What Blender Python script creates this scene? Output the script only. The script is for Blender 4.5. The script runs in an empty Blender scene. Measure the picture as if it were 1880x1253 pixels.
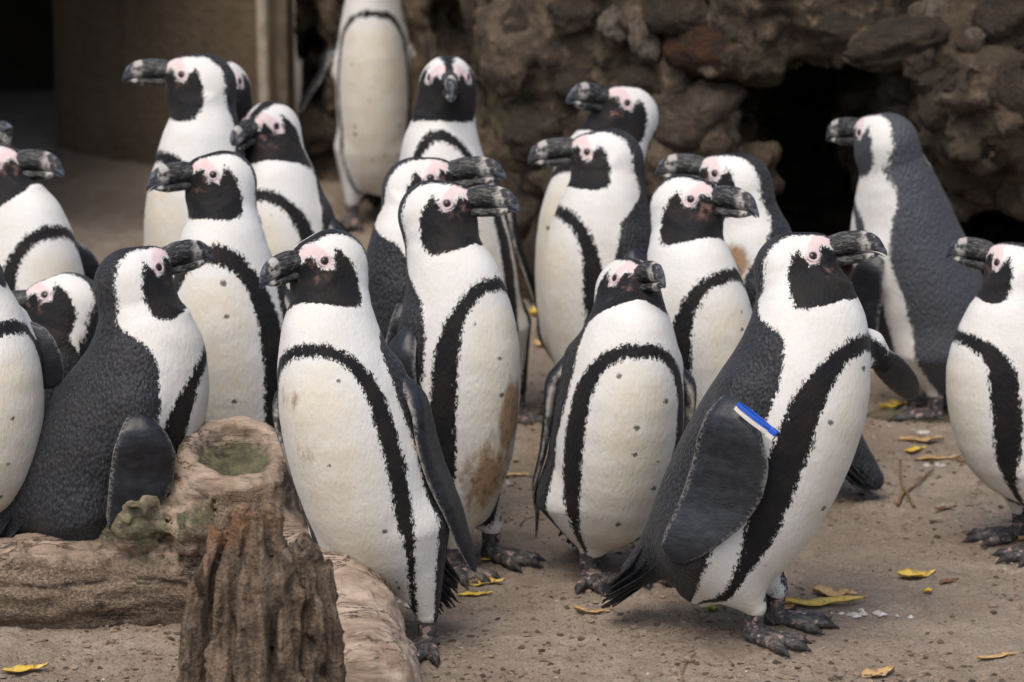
import bpy, math, random
import numpy as np
from mathutils import Matrix, Vector

scene = bpy.context.scene
C = scene.collection
R = math.radians

# ------------------------------------------------------------------ camera, world, sun, exposure
W0, H0 = 1880.0, 1253.0            # photograph pixels
LENS = 150.0
FPX = W0 * LENS / 36.0
CAMZ = 2.2
PITCH = math.atan2(2005.0, FPX)    # looking slightly down
cam_data = bpy.data.cameras.new("camera")
cam = bpy.data.objects.new("camera", cam_data); C.objects.link(cam)
cam.location = (0, 0, CAMZ)
cam.rotation_euler = (math.pi / 2 - PITCH, 0, 0)
cam_data.lens = LENS; cam_data.sensor_width = 36.0
cam_data.clip_start = 0.1; cam_data.clip_end = 2000
cam_data.dof.use_dof = True
cam_data.dof.focus_distance = 6.72
cam_data.dof.aperture_fstop = 5.6
scene.camera = cam

SUN_EL, SUN_AZ = 62.0, 205.0       # azimuth clockwise from +Y (north); sun stands behind the camera, a little left
world = bpy.data.worlds.new("World"); scene.world = world; world.use_nodes = True
wn = world.node_tree
bg = wn.nodes["Background"]
sky = wn.nodes.new("ShaderNodeTexSky"); sky.sky_type = 'NISHITA'; sky.sun_disc = False
sky.sun_elevation = R(SUN_EL); sky.sun_rotation = R(SUN_AZ)
sky.dust_density = 4.0; sky.ozone_density = 0.6; sky.air_density = 1.0
wn.links.new(sky.outputs[0], bg.inputs[0]); bg.inputs[1].default_value = 0.15
sd = bpy.data.lights.new("sun", 'SUN'); sun = bpy.data.objects.new("sun", sd); C.objects.link(sun)
sd.energy = 1.3; sd.angle = R(40); sd.color = (1.0, 0.95, 0.87)
az, el = R(SUN_AZ), R(SUN_EL)
sdir = Vector((math.sin(az) * math.cos(el), math.cos(az) * math.cos(el), math.sin(el)))
sun.rotation_euler = sdir.to_track_quat('Z', 'Y').to_euler()
sun.location = (-3, -3, 8)
scene.view_settings.view_transform = 'Standard'
scene.view_settings.look = 'None'
scene.view_settings.gamma = 1.0
scene.view_settings.use_curve_mapping = False
scene.view_settings.exposure = 0.36
scene.render.engine = 'CYCLES'
scene.cycles.use_denoising = True
scene.cycles.max_bounces = 6

# ------------------------------------------------------------------ pixels to places
_cp, _sp = math.cos(PITCH), math.sin(PITCH)
def ray(px, py):
    a, b = (px - W0 / 2) / FPX, (H0 / 2 - py) / FPX
    return np.array([a, _cp + b * _sp, -_sp + b * _cp])
def on_ground(px, py, z=0.0):
    d = ray(px, py); t = (z - CAMZ) / d[2]
    return np.array([0, 0, CAMZ]) + d * t
def at_y(px, py, Y):
    d = ray(px, py)
    return np.array([0, 0, CAMZ]) + d * (Y / d[1])
def to_px(p):
    d = np.asarray(p, float) - np.array([0, 0, CAMZ])
    f = d[1] * _cp - d[2] * _sp; v = d[1] * _sp + d[2] * _cp
    return (W0 / 2 + FPX * d[0] / f, H0 / 2 - FPX * v / f)

# ------------------------------------------------------------------ noise
def _hash(ix, iy, iz, seed):
    h = (ix * 374761393 + iy * 668265263 + iz * 2147483647 + seed * 1274126177) & 0xFFFFFFFF
    h = ((h ^ (h >> 13)) * 1274126177) & 0xFFFFFFFF
    h = ((h ^ (h >> 16)) * 2246822519) & 0xFFFFFFFF
    return ((h ^ (h >> 15)) & 0xFFFF) / 65535.0
def vnoise(p, seed=0):
    p = np.asarray(p, float); i = np.floor(p).astype(np.int64); f = p - i
    f = f * f * f * (f * (f * 6 - 15) + 10)
    out = 0
    for dx in (0, 1):
        wx = f[..., 0] if dx else 1 - f[..., 0]
        for dy in (0, 1):
            wy = f[..., 1] if dy else 1 - f[..., 1]
            for dz in (0, 1):
                wz = f[..., 2] if dz else 1 - f[..., 2]
                out = out + wx * wy * wz * _hash(i[..., 0] + dx, i[..., 1] + dy, i[..., 2] + dz, seed)
    return out * 2 - 1
def fbm(p, octaves=4, seed=0, gain=0.5):
    p = np.asarray(p, float); a = 1.0; s = 0; t = 0
    for o in range(octaves):
        s = s + a * vnoise(p * (2.03 ** o) + o * 17.3, seed + o); t += a; a *= gain
    return s / t

# ------------------------------------------------------------------ implicit surfaces
def smin(a, b, k):
    h = np.clip(0.5 + 0.5 * (b - a) / k, 0, 1)
    return b * (1 - h) + a * h - k * h * (1 - h)
def ell(p, c, r):
    q = p - np.asarray(c); r = np.asarray(r)
    k0 = np.sqrt(((q / r) ** 2).sum(1)); k1 = np.sqrt(((q / r ** 2) ** 2).sum(1)) + 1e-9
    return k0 * (k0 - 1) / k1
def cone(p, a, b, ra, rb):
    a = np.asarray(a, float); b = np.asarray(b, float)
    ab = b - a; t = np.clip(((p - a) @ ab) / (ab @ ab), 0, 1)
    q = p - a - t[:, None] * ab
    return np.sqrt((q * q).sum(1)) - (ra + (rb - ra) * t)
def smooth(e0, e1, x):
    t = np.clip((x - e0) / (e1 - e0), 0, 1); return t * t * (3 - 2 * t)

_EDGES = [((0,0,0),(1,0,0)),((0,1,0),(1,1,0)),((0,0,1),(1,0,1)),((0,1,1),(1,1,1)),
          ((0,0,0),(0,1,0)),((1,0,0),(1,1,0)),((0,0,1),(0,1,1)),((1,0,1),(1,1,1)),
          ((0,0,0),(0,0,1)),((1,0,0),(1,0,1)),((0,1,0),(0,1,1)),((1,1,0),(1,1,1))]
def surface(fn, lo, hi, h, project=2):
    """skin of fn < 0 inside the box lo..hi as (verts, quads)"""
    lo = np.asarray(lo, float); n = np.ceil((np.asarray(hi) - lo) / h).astype(int) + 1
    ax = [lo[k] + h * np.arange(n[k]) for k in range(3)]
    F = np.empty(n)
    YZ = np.stack(np.meshgrid(ax[1], ax[2], indexing='ij'), -1).reshape(-1, 2)
    step = max(1, 400000 // len(YZ))
    for i in range(0, n[0], step):
        xs = ax[0][i:i + step]
        P = np.concatenate([np.repeat(xs, len(YZ))[:, None], np.tile(YZ, (len(xs), 1))], 1)
        F[i:i + step] = fn(P).reshape(len(xs), n[1], n[2])
    F[F == 0] = 1e-9
    ins = F < 0
    cnt = np.zeros(np.array(n) - 1, int)
    for dx in (0, 1):
        for dy in (0, 1):
            for dz in (0, 1):
                cnt += ins[dx:n[0]-1+dx, dy:n[1]-1+dy, dz:n[2]-1+dz]
    act = (cnt > 0) & (cnt < 8)
    idx = -np.ones(act.shape, int); cells = np.argwhere(act); idx[act] = np.arange(len(cells))
    acc = np.zeros((len(cells), 3)); m = np.zeros(len(cells))
    for c0, c1 in _EDGES:
        a = F[tuple((cells + c0).T)]; b = F[tuple((cells + c1).T)]
        s = (a < 0) != (b < 0)
        t = np.where(s, a / np.where(s, a - b, 1), 0)
        pt = np.asarray(c0) + t[:, None] * (np.asarray(c1) - np.asarray(c0))
        acc[s] += pt[s]; m[s] += 1
    V = lo + (cells + acc / m[:, None]) * h
    Q = []
    for d in range(3):
        e, g = (d + 1) % 3, (d + 2) % 3
        sl0 = [slice(None)] * 3; sl1 = [slice(None)] * 3
        sl0[d] = slice(0, n[d] - 1); sl1[d] = slice(1, n[d])
        ch = ins[tuple(sl0)] != ins[tuple(sl1)]
        ii = np.argwhere(ch)
        ok = (ii[:, e] > 0) & (ii[:, g] > 0) & (ii[:, e] < n[e] - 1) & (ii[:, g] < n[g] - 1)
        ii = ii[ok]
        if not len(ii): continue
        oe = np.zeros(3, int); oe[e] = 1; og = np.zeros(3, int); og[g] = 1
        q = np.stack([idx[tuple((ii - oe - og).T)], idx[tuple((ii - og).T)], idx[tuple(ii.T)], idx[tuple((ii - oe).T)]], 1)
        flip = ~ins[tuple(ii.T)]
        q[flip] = q[flip][:, ::-1]
        Q.append(q)
    Q = np.concatenate(Q)
    e = h * 0.2
    for _ in range(project):
        f0 = fn(V); g = np.stack([fn(V + np.eye(3)[k] * e) - f0 for k in range(3)], 1) / e
        gg = (g * g).sum(1) + 1e-6
        stp = np.clip(f0 / gg, -h, h)
        V = V - g * stp[:, None]
    return V, Q

# ------------------------------------------------------------------ mesh objects
def mesh_obj(name, V, F, mats, parent=None, mi=None, attrs=None, smooth_shade=True):
    me = bpy.data.meshes.new(name)
    V = np.asarray(V, np.float32)
    if isinstance(F, np.ndarray):
        k = F.shape[1]
        me.vertices.add(len(V)); me.vertices.foreach_set('co', V.ravel())
        me.loops.add(F.size); me.loops.foreach_set('vertex_index', F.ravel().astype(np.int32))
        me.polygons.add(len(F)); me.polygons.foreach_set('loop_start', np.arange(0, F.size, k, dtype=np.int32))
        me.update(calc_edges=True)
    else:
        me.from_pydata([tuple(map(float, v)) for v in V], [], F)
    for m in (mats if isinstance(mats, (list, tuple)) else [mats]): me.materials.append(m)
    if mi is not None: me.polygons.foreach_set('material_index', np.asarray(mi, np.int32))
    for k, a in (attrs or {}).items():
        a = np.asarray(a, np.float32)
        if a.ndim == 1: me.attributes.new(k, 'FLOAT', 'POINT').data.foreach_set('value', a)
        else: me.attributes.new(k, 'FLOAT_VECTOR', 'POINT').data.foreach_set('vector', a.ravel())
    me.polygons.foreach_set('use_smooth', np.full(len(me.polygons), smooth_shade))
    me.update()
    o = bpy.data.objects.new(name, me); C.objects.link(o)
    if parent: o.parent = parent
    return o
def tag(o, label=None, cat=None, group=None, kind=None):
    for k, v in (('label', label), ('category', cat), ('group', group), ('kind', kind)):
        if v: o[k] = v
    return o
def empty(name, loc):
    o = bpy.data.objects.new(name, None); C.objects.link(o); o.location = tuple(map(float, loc))
    o.empty_display_size = 0.05
    return o
def loft(rings, close_ends=True):
    """rings: list of (k,3) arrays -> verts, quads/tris list"""
    k = len(rings[0]); V = np.concatenate(rings); F = []
    for i in range(len(rings) - 1):
        for j in range(k):
            a, b = i * k + j, i * k + (j + 1) % k
            F.append((a, b, b + k, a + k))
    if close_ends:
        F.append(tuple(range(k - 1, -1, -1))); F.append(tuple((len(rings) - 1) * k + j for j in range(k)))
    return V, F

# ------------------------------------------------------------------ materials
def srgb(r, g, b):
    f = lambda c: (c / 12.92 if c <= 0.04045 else ((c + 0.055) / 1.055) ** 2.4)
    return (f(r / 255), f(g / 255), f(b / 255), 1)
class Mat:
    def __init__(s, name):
        s.m = bpy.data.materials.new(name); s.m.use_nodes = True; s.t = s.m.node_tree
        s.b = s.t.nodes['Principled BSDF']
    def n(s, typ, ins=None, **props):
        nd = s.t.nodes.new('ShaderNode' + typ)
        for k, v in props.items(): setattr(nd, k, v)
        for k, v in (ins or {}).items(): s.put(nd.inputs[k], v)
        return nd
    def put(s, sock, v):
        if isinstance(v, bpy.types.NodeSocket): s.t.links.new(v, sock)
        else: sock.default_value = v
    def math(s, op, a, b=0.0, c=0.0, clamp=False):
        nd = s.n('Math', {0: a, 1: b, 2: c}, operation=op); nd.use_clamp = clamp; return nd.outputs[0]
    def step(s, x, e0, e1):
        nd = s.n('MapRange', {0: x, 1: e0, 2: e1, 3: 0.0, 4: 1.0}, interpolation_type='SMOOTHSTEP'); return nd.outputs[0]
    def mix(s, f, a, b):
        nd = s.t.nodes.new('ShaderNodeMix'); nd.data_type = 'RGBA'
        s.put(nd.inputs[0], f); s.put(nd.inputs[6], a); s.put(nd.inputs[7], b); return nd.outputs[2]
    def noise(s, vec, scale, detail=3.0, rough=0.55):
        return s.n('TexNoise', {'Vector': vec, 'Scale': scale, 'Detail': detail, 'Roughness': rough}).outputs[0]
    def scaled(s, vec, v):
        return s.n('VectorMath', {0: vec, 1: v}, operation='MULTIPLY').outputs[0]
    def obj(s): return s.n('TexCoord').outputs['Object']
    def attr(s, name, vec=False):
        nd = s.n('Attribute', attribute_name=name); return nd.outputs['Vector' if vec else 'Fac']
    def bump(s, h, strength, dist, normal=None):
        nd = s.n('Bump', {'Height': h, 'Strength': strength, 'Distance': dist})
        if normal is not None: s.put(nd.inputs['Normal'], normal)
        return nd.outputs[0]
    def out(s, color=None, rough=None, spec=None, normal=None, **kw):
        for k, v in (('Base Color', color), ('Roughness', rough), ('Specular IOR Level', spec), ('Normal', normal)):
            if v is not None: s.put(s.b.inputs[k], v)
        for k, v in kw.items(): s.put(s.b.inputs[k.replace('_', ' ')], v)
        return s.m

def mat_plumage():
    m = Mat('plumage'); oc = m.obj()
    rnd = m.n('ObjectInfo').outputs['Random']
    vec = m.n('VectorMath', {0: oc, 1: m.n('CombineXYZ', {0: m.math('MULTIPLY', rnd, 7.0), 1: 0.0, 2: m.math('MULTIPLY', rnd, 3.0)}).outputs[0]}, operation='ADD').outputs[0]
    fw = m.attr('white'); pk = m.attr('pink'); st = m.attr('stain'); bl = m.attr('belly'); tc = m.attr('tc', True)
    n1 = m.math('SUBTRACT', m.noise(m.scaled(vec, (1, 1, 0.55)), 190, 3.0, 0.6), 0.5)
    n2 = m.math('SUBTRACT', m.noise(m.scaled(vec, (1, 1, 0.4)), 520, 1.0), 0.5)
    n0 = m.math('SUBTRACT', m.noise(vec, 45, 1.0), 0.5)
    j = m.math('ADD', m.math('MULTIPLY', n1, 0.021), m.math('ADD', m.math('MULTIPLY', n2, 0.014), m.math('MULTIPLY', n0, 0.008)))
    f = m.step(m.math('ADD', fw, j), -0.0026, 0.0026)
    # spots scattered over the belly
    spv = m.n('VectorMath', {0: tc, 1: m.n('CombineXYZ', {0: m.math('MULTIPLY', rnd, 31.0), 1: m.math('MULTIPLY', rnd, 57.0), 2: rnd}).outputs[0]}, operation='ADD').outputs[0]
    vo = m.n('TexVoronoi', {'Vector': spv, 'Scale': 26.0}, voronoi_dimensions='2D')
    sel = m.n('SeparateColor', {0: vo.outputs['Color']})
    sz = m.math('ADD', m.math('MULTIPLY', sel.outputs[1], 0.09), 0.045)
    spot = m.math('SUBTRACT', 1.0, m.step(m.math('ADD', vo.outputs['Distance'], m.math('MULTIPLY', n2, 0.26)), m.math('SUBTRACT', sz, 0.04), m.math('ADD', sz, 0.03)))
    spot = m.math('MULTIPLY', spot, m.math('GREATER_THAN', sel.outputs[0], 0.80))
    spot = m.math('MULTIPLY', spot, m.step(bl, 0.012, 0.02))
    spot = m.math('MULTIPLY', spot, 0.85)
    # colours
    nb = m.noise(vec, 14, 4.0)
    white = m.mix(m.step(nb, 0.35, 0.7), (0.68, 0.67, 0.64, 1), (0.64, 0.615, 0.565, 1))
    cream = m.mix(m.step(m.noise(vec, 26, 3.0), 0.3, 0.75), (0.62, 0.55, 0.42, 1), (0.67, 0.63, 0.54, 1))
    belly = m.step(bl, -0.01, 0.06)
    white = m.mix(m.math('MULTIPLY', belly, 0.8), white, cream)
    white = m.mix(m.math('MULTIPLY', m.step(m.noise(m.scaled(vec, (1, 1, .3)), 160, 2.0), 0.5, 0.8), 0.12), white, (0.48, 0.42, 0.34, 1))
    black = m.mix(m.step(m.noise(vec, 22, 3.0), 0.38, 0.7), (0.010, 0.0100, 0.0115, 1), (0.019, 0.0150, 0.0135, 1))
    back = m.attr('back')
    black = m.mix(m.math('MULTIPLY', back, m.step(m.noise(m.scaled(vec, (1, 1, .5)), 240, 2.0), 0.35, 0.75)), black, (0.032, 0.036, 0.046, 1))
    black = m.mix(m.math('MULTIPLY', m.attr('slate'), m.math('ADD', .55, m.math('MULTIPLY', m.noise(vec, 30, 3.0), .4))), black, (0.085, 0.092, 0.108, 1))  # sky sheen painted into the dark feathers as a lighter blue-grey
    col = m.mix(f, black, white)
    col = m.mix(spot, col, (0.03, 0.027, 0.024, 1))
    pf = m.step(m.math('ADD', pk, m.math('MULTIPLY', n1, 0.006)), -0.003, 0.003)
    pinkc = m.mix(m.step(m.noise(vec, 70, 2.0), 0.3, 0.7), (0.66, 0.47, 0.465, 1), (0.65, 0.53, 0.51, 1))
    col = m.mix(m.math('MULTIPLY', pf, 0.92), col, pinkc)
    lor = m.attr('lore')
    col = m.mix(m.math('MULTIPLY', lor, m.step(m.noise(vec, 60, 3.0), 0.48, 0.75)), col, (0.20, 0.11, 0.09, 1))
    sn = m.step(m.math('ADD', st, m.math('MULTIPLY', m.math('SUBTRACT', m.noise(m.scaled(vec, (1, 1, .35)), 60, 5.0, 0.7), 0.5), 1.3)), 0.3, 0.8)
    col = m.mix(m.math('MULTIPLY', sn, 0.9), col, m.mix(m.step(m.noise(vec, 90, 3.0), .45, .75), (0.30, 0.17, 0.075, 1), (0.10, 0.065, 0.035, 1)))
    # relief: small overlapping feather tips on the dark parts, fine ripples on the white
    vor = m.n('TexVoronoi', {'Vector': m.scaled(vec, (1, 1, 0.5)), 'Scale': 215.0}, feature='SMOOTH_F1')
    vor.inputs['Smoothness'].default_value = 0.5
    dark = m.math('MULTIPLY', m.math('SUBTRACT', 1.0, f), m.math('ADD', 0.35, m.math('MULTIPLY', back, 0.65)))
    hb = m.math('MULTIPLY', m.math('SUBTRACT', 1.0, vor.outputs['Distance']), dark)
    hw = m.math('MULTIPLY', m.noise(m.scaled(vec, (1, 1, 0.45)), 190, 3.0, 0.6), m.math('MULTIPLY', f, 0.5))
    nrm = m.bump(m.math('ADD', hb, hw), 1.0, 0.0027)
    nrm = m.bump(m.noise(vec, 30, 2.0), 0.25, 0.006, nrm)
    rough = m.math('ADD', 0.62, m.math('MULTIPLY', f, 0.2))
    m.b.inputs['Sheen Weight'].default_value = 0.05; m.b.inputs['Sheen Roughness'].default_value = 0.5
    spec = m.math('ADD', m.math('MULTIPLY', f, .12), m.math('ADD', .12, m.math('MULTIPLY', back, .22)))
    return m.out(col, rough, spec, nrm)

def mat_flipper():
    m = Mat('flipper_skin'); oc = m.obj()
    o = m.attr('outer'); e = m.attr('edge')
    n = m.noise(oc, 60, 3.0)
    dark = m.mix(m.step(n, .35, .7), (0.011, 0.012, 0.015, 1), (0.021, 0.023, 0.029, 1))
    dark = m.mix(m.math('MULTIPLY', m.step(m.noise(oc, 420, 2.0), .64, .76), .22), dark, (0.16, 0.16, 0.16, 1))
    under = m.mix(m.step(m.math('ADD', m.noise(oc, 30, 3.0), 0.0), .45, .58), (0.50, 0.46, 0.40, 1), (0.05, 0.045, 0.045, 1))
    col = m.mix(o, under, dark)
    rim = m.math('MULTIPLY', m.step(e, .80, .97), m.step(m.noise(oc, 200, 2.0), .42, .6))
    col = m.mix(m.math('MULTIPLY', rim, .42), col, (0.33, 0.31, 0.28, 1))
    wav = m.noise(m.scaled(oc, (1, 1, 2.6)), 150, 2.0, 0.5)
    nrm = m.bump(wav, 0.30, 0.0016)
    nrm = m.bump(m.noise(m.scaled(oc, (.6, .6, 2.2)), 20, 2.0, .4), 0.28, 0.010, nrm)
    return m.out(col, 0.40, 0.40, nrm)

def mat_foot():
    m = Mat('foot_skin'); oc = m.obj()
    claw = m.attr('outer')
    n = m.step(m.noise(oc, 75, 4.0, 0.6), .57, .64)
    col = m.mix(n, m.mix(m.step(m.noise(oc, 120, 2.0), .4, .6), (0.030, 0.029, 0.030, 1), (0.085, 0.08, 0.078, 1)), (0.42, 0.27, 0.25, 1))
    col = m.mix(m.math('MULTIPLY', m.step(m.noise(oc, 40, 3.0), .55, .7), .5), col, (0.25, 0.20, 0.15, 1))
    col = m.mix(claw, col, (0.025, 0.022, 0.02, 1))
    vor = m.n('TexVoronoi', {'Vector': oc, 'Scale': 330.0})
    return m.out(col, 0.55, 0.4, m.bump(vor.outputs['Distance'], 0.6, 0.002))

def mat_beak():
    m = Mat('beak_horn'); a = m.attr('tc', True); oc = m.obj()
    x = m.n('SeparateXYZ', {0: a}).outputs[0]
    st = m.scaled(a, (0.22, 1, 1))
    n1 = m.noise(st, 300, 4.0, 0.65); n2 = m.noise(st, 620, 3.0, 0.6)
    col = m.mix(m.step(n1, .45, .66), (0.009, 0.009, 0.010, 1), (0.11, 0.107, 0.10, 1))
    col = m.mix(m.math('MULTIPLY', m.step(n2, .56, .70), .6), col, (0.26, 0.25, 0.22, 1))
    wob = m.math('ADD', x, m.math('MULTIPLY', m.math('SUBTRACT', m.noise(a, 60, 2.0), .5), .030))
    band = m.math('MULTIPLY', m.step(wob, .050, .060), m.math('SUBTRACT', 1.0, m.step(wob, .066, .074)))
    band = m.math('MULTIPLY', band, m.step(m.noise(a, 80, 2.0), .36, .52))
    col = m.mix(m.math('MULTIPLY', band, .9), col, (0.50, 0.46, 0.42, 1))
    tip = m.step(wob, .070, .080)
    col = m.mix(m.math('MULTIPLY', tip, .8), col, m.mix(m.step(m.noise(a, 110, 2.0), .45, .6), (0.022, 0.026, 0.034, 1), (0.12, 0.14, 0.17, 1)))
    nrm = m.bump(n1, 0.9, 0.0035); nrm = m.bump(n2, .6, .0016, nrm)
    return m.out(col, 0.42, 0.45, nrm)

def simple(name, col, rough=0.5, spec=0.4, var=None, scale=40, bumpd=0.0, bscale=80):
    m = Mat(name); oc = m.obj()
    c = col if var is None else m.mix(m.step(m.noise(oc, scale, 4.0), .35, .68), col, var)
    nrm = m.bump(m.noise(oc, bscale, 4.0), .7, bumpd) if bumpd else None
    return m.out(c, rough, spec, nrm)

M = {}
M['plumage'] = mat_plumage(); M['flipper'] = mat_flipper(); M['foot'] = mat_foot(); M['beak'] = mat_beak()
M['eye'] = simple('eye_glossy', (0.012, 0.007, 0.005, 1), 0.06, 0.6)
M['iris'] = simple('iris_brown', (0.06, 0.025, 0.014, 1), 0.15, 0.5, (0.10, 0.045, 0.025, 1), 900)
M['lid'] = simple('eye_ring_skin', (0.55, 0.43, 0.44, 1), 0.55, 0.35, (0.62, 0.54, 0.55, 1), 300, .0006, 900)

# ------------------------------------------------------------------ ground
def ground_z(x, y):
    x = np.asarray(x, float); y = np.asarray(y, float)
    p = np.stack([x, y, 0 * x], -1)
    return .010 * vnoise(p * 3.1, 3) + .0045 * vnoise(p * 11.0, 5)
def ground_fine(x, y):
    p = np.stack([x, y, 0 * x], -1)
    a = vnoise(p * 38.0, 7); b = vnoise(p * 95.0, 8)
    c = np.clip(vnoise(p * 60.0, 9) - .45, 0, 1)
    return .0036 * a + .0026 * b + .018 * c * c - .0010

def mat_sand():
    m = Mat('sandy_soil'); oc = m.obj()
    big = m.noise(oc, 2.6, 5.0, .6); mid = m.noise(oc, 17, 5.0, .65); fin = m.noise(oc, 170, 4.0, .7)
    col = m.mix(m.step(big, .35, .68), (0.300, 0.240, 0.182, 1), (0.390, 0.320, 0.250, 1))
    col = m.mix(m.math('MULTIPLY', m.step(mid, .40, .70), .7), col, (0.255, 0.200, 0.150, 1))
    col = m.mix(m.math('MULTIPLY', m.step(fin, .54, .70), .75), col, (0.110, 0.082, 0.060, 1))
    col = m.mix(m.math('MULTIPLY', m.step(m.noise(oc, 230, 2.0), .64, .72), .55), col, (0.44, 0.39, 0.32, 1))
    # dry white droppings trodden into the sand
    dr = m.math('MULTIPLY', m.step(m.noise(oc, 5.2, 5.0, .7), .64, .72), m.step(m.noise(oc, 70, 4.0, .7), .46, .60))
    col = m.mix(m.math('MULTIPLY', dr, .55), col, (0.55, 0.53, 0.50, 1))
    nrm = m.bump(fin, 1.0, .006); nrm = m.bump(m.noise(oc, 60, 5.0, .7), .9, .012, nrm); nrm = m.bump(mid, .5, .02, nrm)
    return m.out(col, .92, .15, nrm)
M['sand'] = mat_sand()
def axis(lo, a, b, hi, step):
    far = lambda d: np.cumsum(step * 1.25 ** np.arange(1, 60))
    f = np.cumsum(step * 1.28 ** np.arange(1, 48))
    left = (a - f[f < a - lo])[::-1]; right = b + f[f < hi - b]
    return np.concatenate([left, np.arange(a, b, step), right])
gx = axis(-60, -1.15, 1.15, 60, .0072); gy = axis(-25, 5.9, 9.6, 140, .0085)
GX, GY = np.meshgrid(gx, gy, indexing='ij')
near = smooth(2.5, 1.0, np.abs(GX)) * smooth(13, 10, GY) * smooth(4.5, 5.8, GY)
GZv = ground_z(GX, GY) + near * ground_fine(GX, GY)
nx_, ny_ = GX.shape; ii = np.arange(nx_ * ny_).reshape(nx_, ny_)
gq = np.stack([ii[:-1, :-1], ii[1:, :-1], ii[1:, 1:], ii[:-1, 1:]], -1).reshape(-1, 4)
tag(mesh_obj('ground', np.stack([GX, GY, GZv], -1).reshape(-1, 3), gq, M['sand']), kind='structure')

# ------------------------------------------------------------------ rock wall with caves and cobbles
_wb = [on_ground(*p) for p in ((380, 318), (600, 330), (800, 420), (960, 560), (1200, 590), (1450, 600), (1700, 625), (2100, 660))]
WBX = np.array([p[0] for p in _wb]); WBY = np.array([p[1] for p in _wb])
_c = np.linspace(WBX[0], WBX[-1], 200); _k = np.hanning(31); _k /= _k.sum()
_cy = np.convolve(np.pad(np.interp(_c, WBX, WBY), 15, mode='edge'), _k, 'valid')
def wall_y(x): return np.interp(x, _c, _cy)
def wall_pt(px, py, dy=0.0):
    Y = 9.0
    for _ in range(6): Y = wall_y(at_y(px, py, Y)[0])
    return at_y(px, py, Y + dy)
X_L = on_ground(545, 330)[0]
CAVES = [((1490, 240, .30), (.130, .95, .215)), ((1510, 400, .30), (.15, .80, .14)), ((1400, 165, .20), (.14, .55, .10)), ((1840, 420, .25), (.17, .75, .10)),
         ((1740, 480, .25), (.14, .7, .08)), ((905, 130, .06), (.030, .30, .17)), ((575, 120, .05), (.055, .35, .13)), ((1560, 150, .1), (.07, .3, .06)), ((850, 60, .10), (.10, .22, .10))]
BULGE = [((1290, 250, .06), (.13, .16, .10)), ((1310, 105, .05), (.10, .14, .05)), ((1640, 75, .02), (.12, .20, .06)), ((1050, 250, .05), (.14, .10, .16)),
         ((1800, 150, -.02), (.14, .16, .16)), ((1700, 280, .08), (.10, .14, .10)), ((1010, 420, .06), (.10, .10, .14)), ((990, 60, .04), (.12, .1, .1))]
CAVES = [(wall_pt(*a), r) for a, r in CAVES]; BULGE = [(wall_pt(*a), r) for a, r in BULGE]
def wall_coarse(p):
    d = wall_y(p[:, 0]) - .10 * np.clip(p[:, 2], 0, 1) - p[:, 1]
    for c, r in BULGE: d = smin(d, ell(p, c, r), .06)
    for c, r in CAVES: d = -smin(-d, ell(p, c, r), .035)
    return d
def wall_fn(p):
    d = wall_coarse(p)
    m = np.abs(d) < .22
    n = np.zeros(len(p)); q = p[m]
    n[m] = .055 * vnoise(q * 5.5, 11) + .040 * vnoise(q * np.array([12, 12, 14]), 12) + .034 * np.abs(vnoise(q * 27, 13)) - .022 * np.abs(vnoise(q * 24, 14))
    d = d - n
    box = np.maximum(np.maximum(X_L - p[:, 0], p[:, 0] - 1.75), np.maximum(np.maximum(p[:, 1] - 11.2, -.04 - p[:, 2]), p[:, 2] - 1.25))
    return np.maximum(d, box)
def mat_rock():
    m = Mat('conglomerate_rock'); oc = m.obj()
    n1 = m.noise(oc, 5, 6.0, .62); n2 = m.noise(oc, 26, 5.0, .65); n3 = m.noise(oc, 110, 3.0, .6)
    col = m.mix(m.step(n1, .35, .68), (0.042, 0.031, 0.021, 1), (0.125, 0.092, 0.061, 1))
    col = m.mix(m.math('MULTIPLY', m.step(n2, .50, .72), .75), col, (0.190, 0.140, 0.095, 1))
    col = m.mix(m.math('MULTIPLY', m.step(n2, .50, .28), .7), col, (0.034, 0.026, 0.019, 1))
    col = m.mix(m.math('MULTIPLY', m.step(n3, .66, .74), .55), col, (0.32, 0.25, 0.19, 1))
    green = m.math('MULTIPLY', m.step(m.noise(oc, 7.5, 4.0, .6), .57, .68), m.step(n3, .40, .60))
    col = m.mix(m.math('MULTIPLY', green, .6), col, (0.085, 0.100, 0.040, 1))
    nrm = m.bump(n2, 1.0, .03); nrm = m.bump(n3, .8, .008, nrm)
    return m.out(col, .85, .25, nrm)
M['rock'] = mat_rock()
def mat_stone(name, a, b):
    m = Mat(name); oc = m.obj()
    col = m.mix(m.step(m.noise(oc, 1.6, 6.0, .65), .36, .66), a, b)
    col = m.mix(m.math('MULTIPLY', m.step(m.noise(oc, 3.4, 6.0, .7), .47, .66), .8), col, (0.05, 0.038, 0.027, 1))
    return m.out(col, .75, .25, m.bump(m.noise(oc, 4.5, 6.0, .7), .9, .30))
STONE = [mat_stone('cobble_brown', (0.095, 0.070, 0.048, 1), (0.165, 0.125, 0.09, 1)), mat_stone('cobble_tan', (0.15, 0.108, 0.075, 1), (0.25, 0.19, 0.14, 1)),
         mat_stone('cobble_red', (0.15, 0.065, 0.035, 1), (0.085, 0.058, 0.04, 1)), mat_stone('cobble_pale', (0.40, 0.33, 0.26, 1), (0.28, 0.21, 0.155, 1))]
wall = empty('rock_wall', (.6, 9.0, 0)); tag(wall, 'brown cobbled rock wall with dark cave hollows behind the penguins', 'rock wall')
Vw, Qw = surface(wall_fn, (X_L - .03, 8.0, -.06), (1.78, 11.25, 1.28), .0165, 1)
mesh_obj('rock_face', Vw - np.array([.6, 9.0, 0]), Qw, M['rock'], wall)
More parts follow.
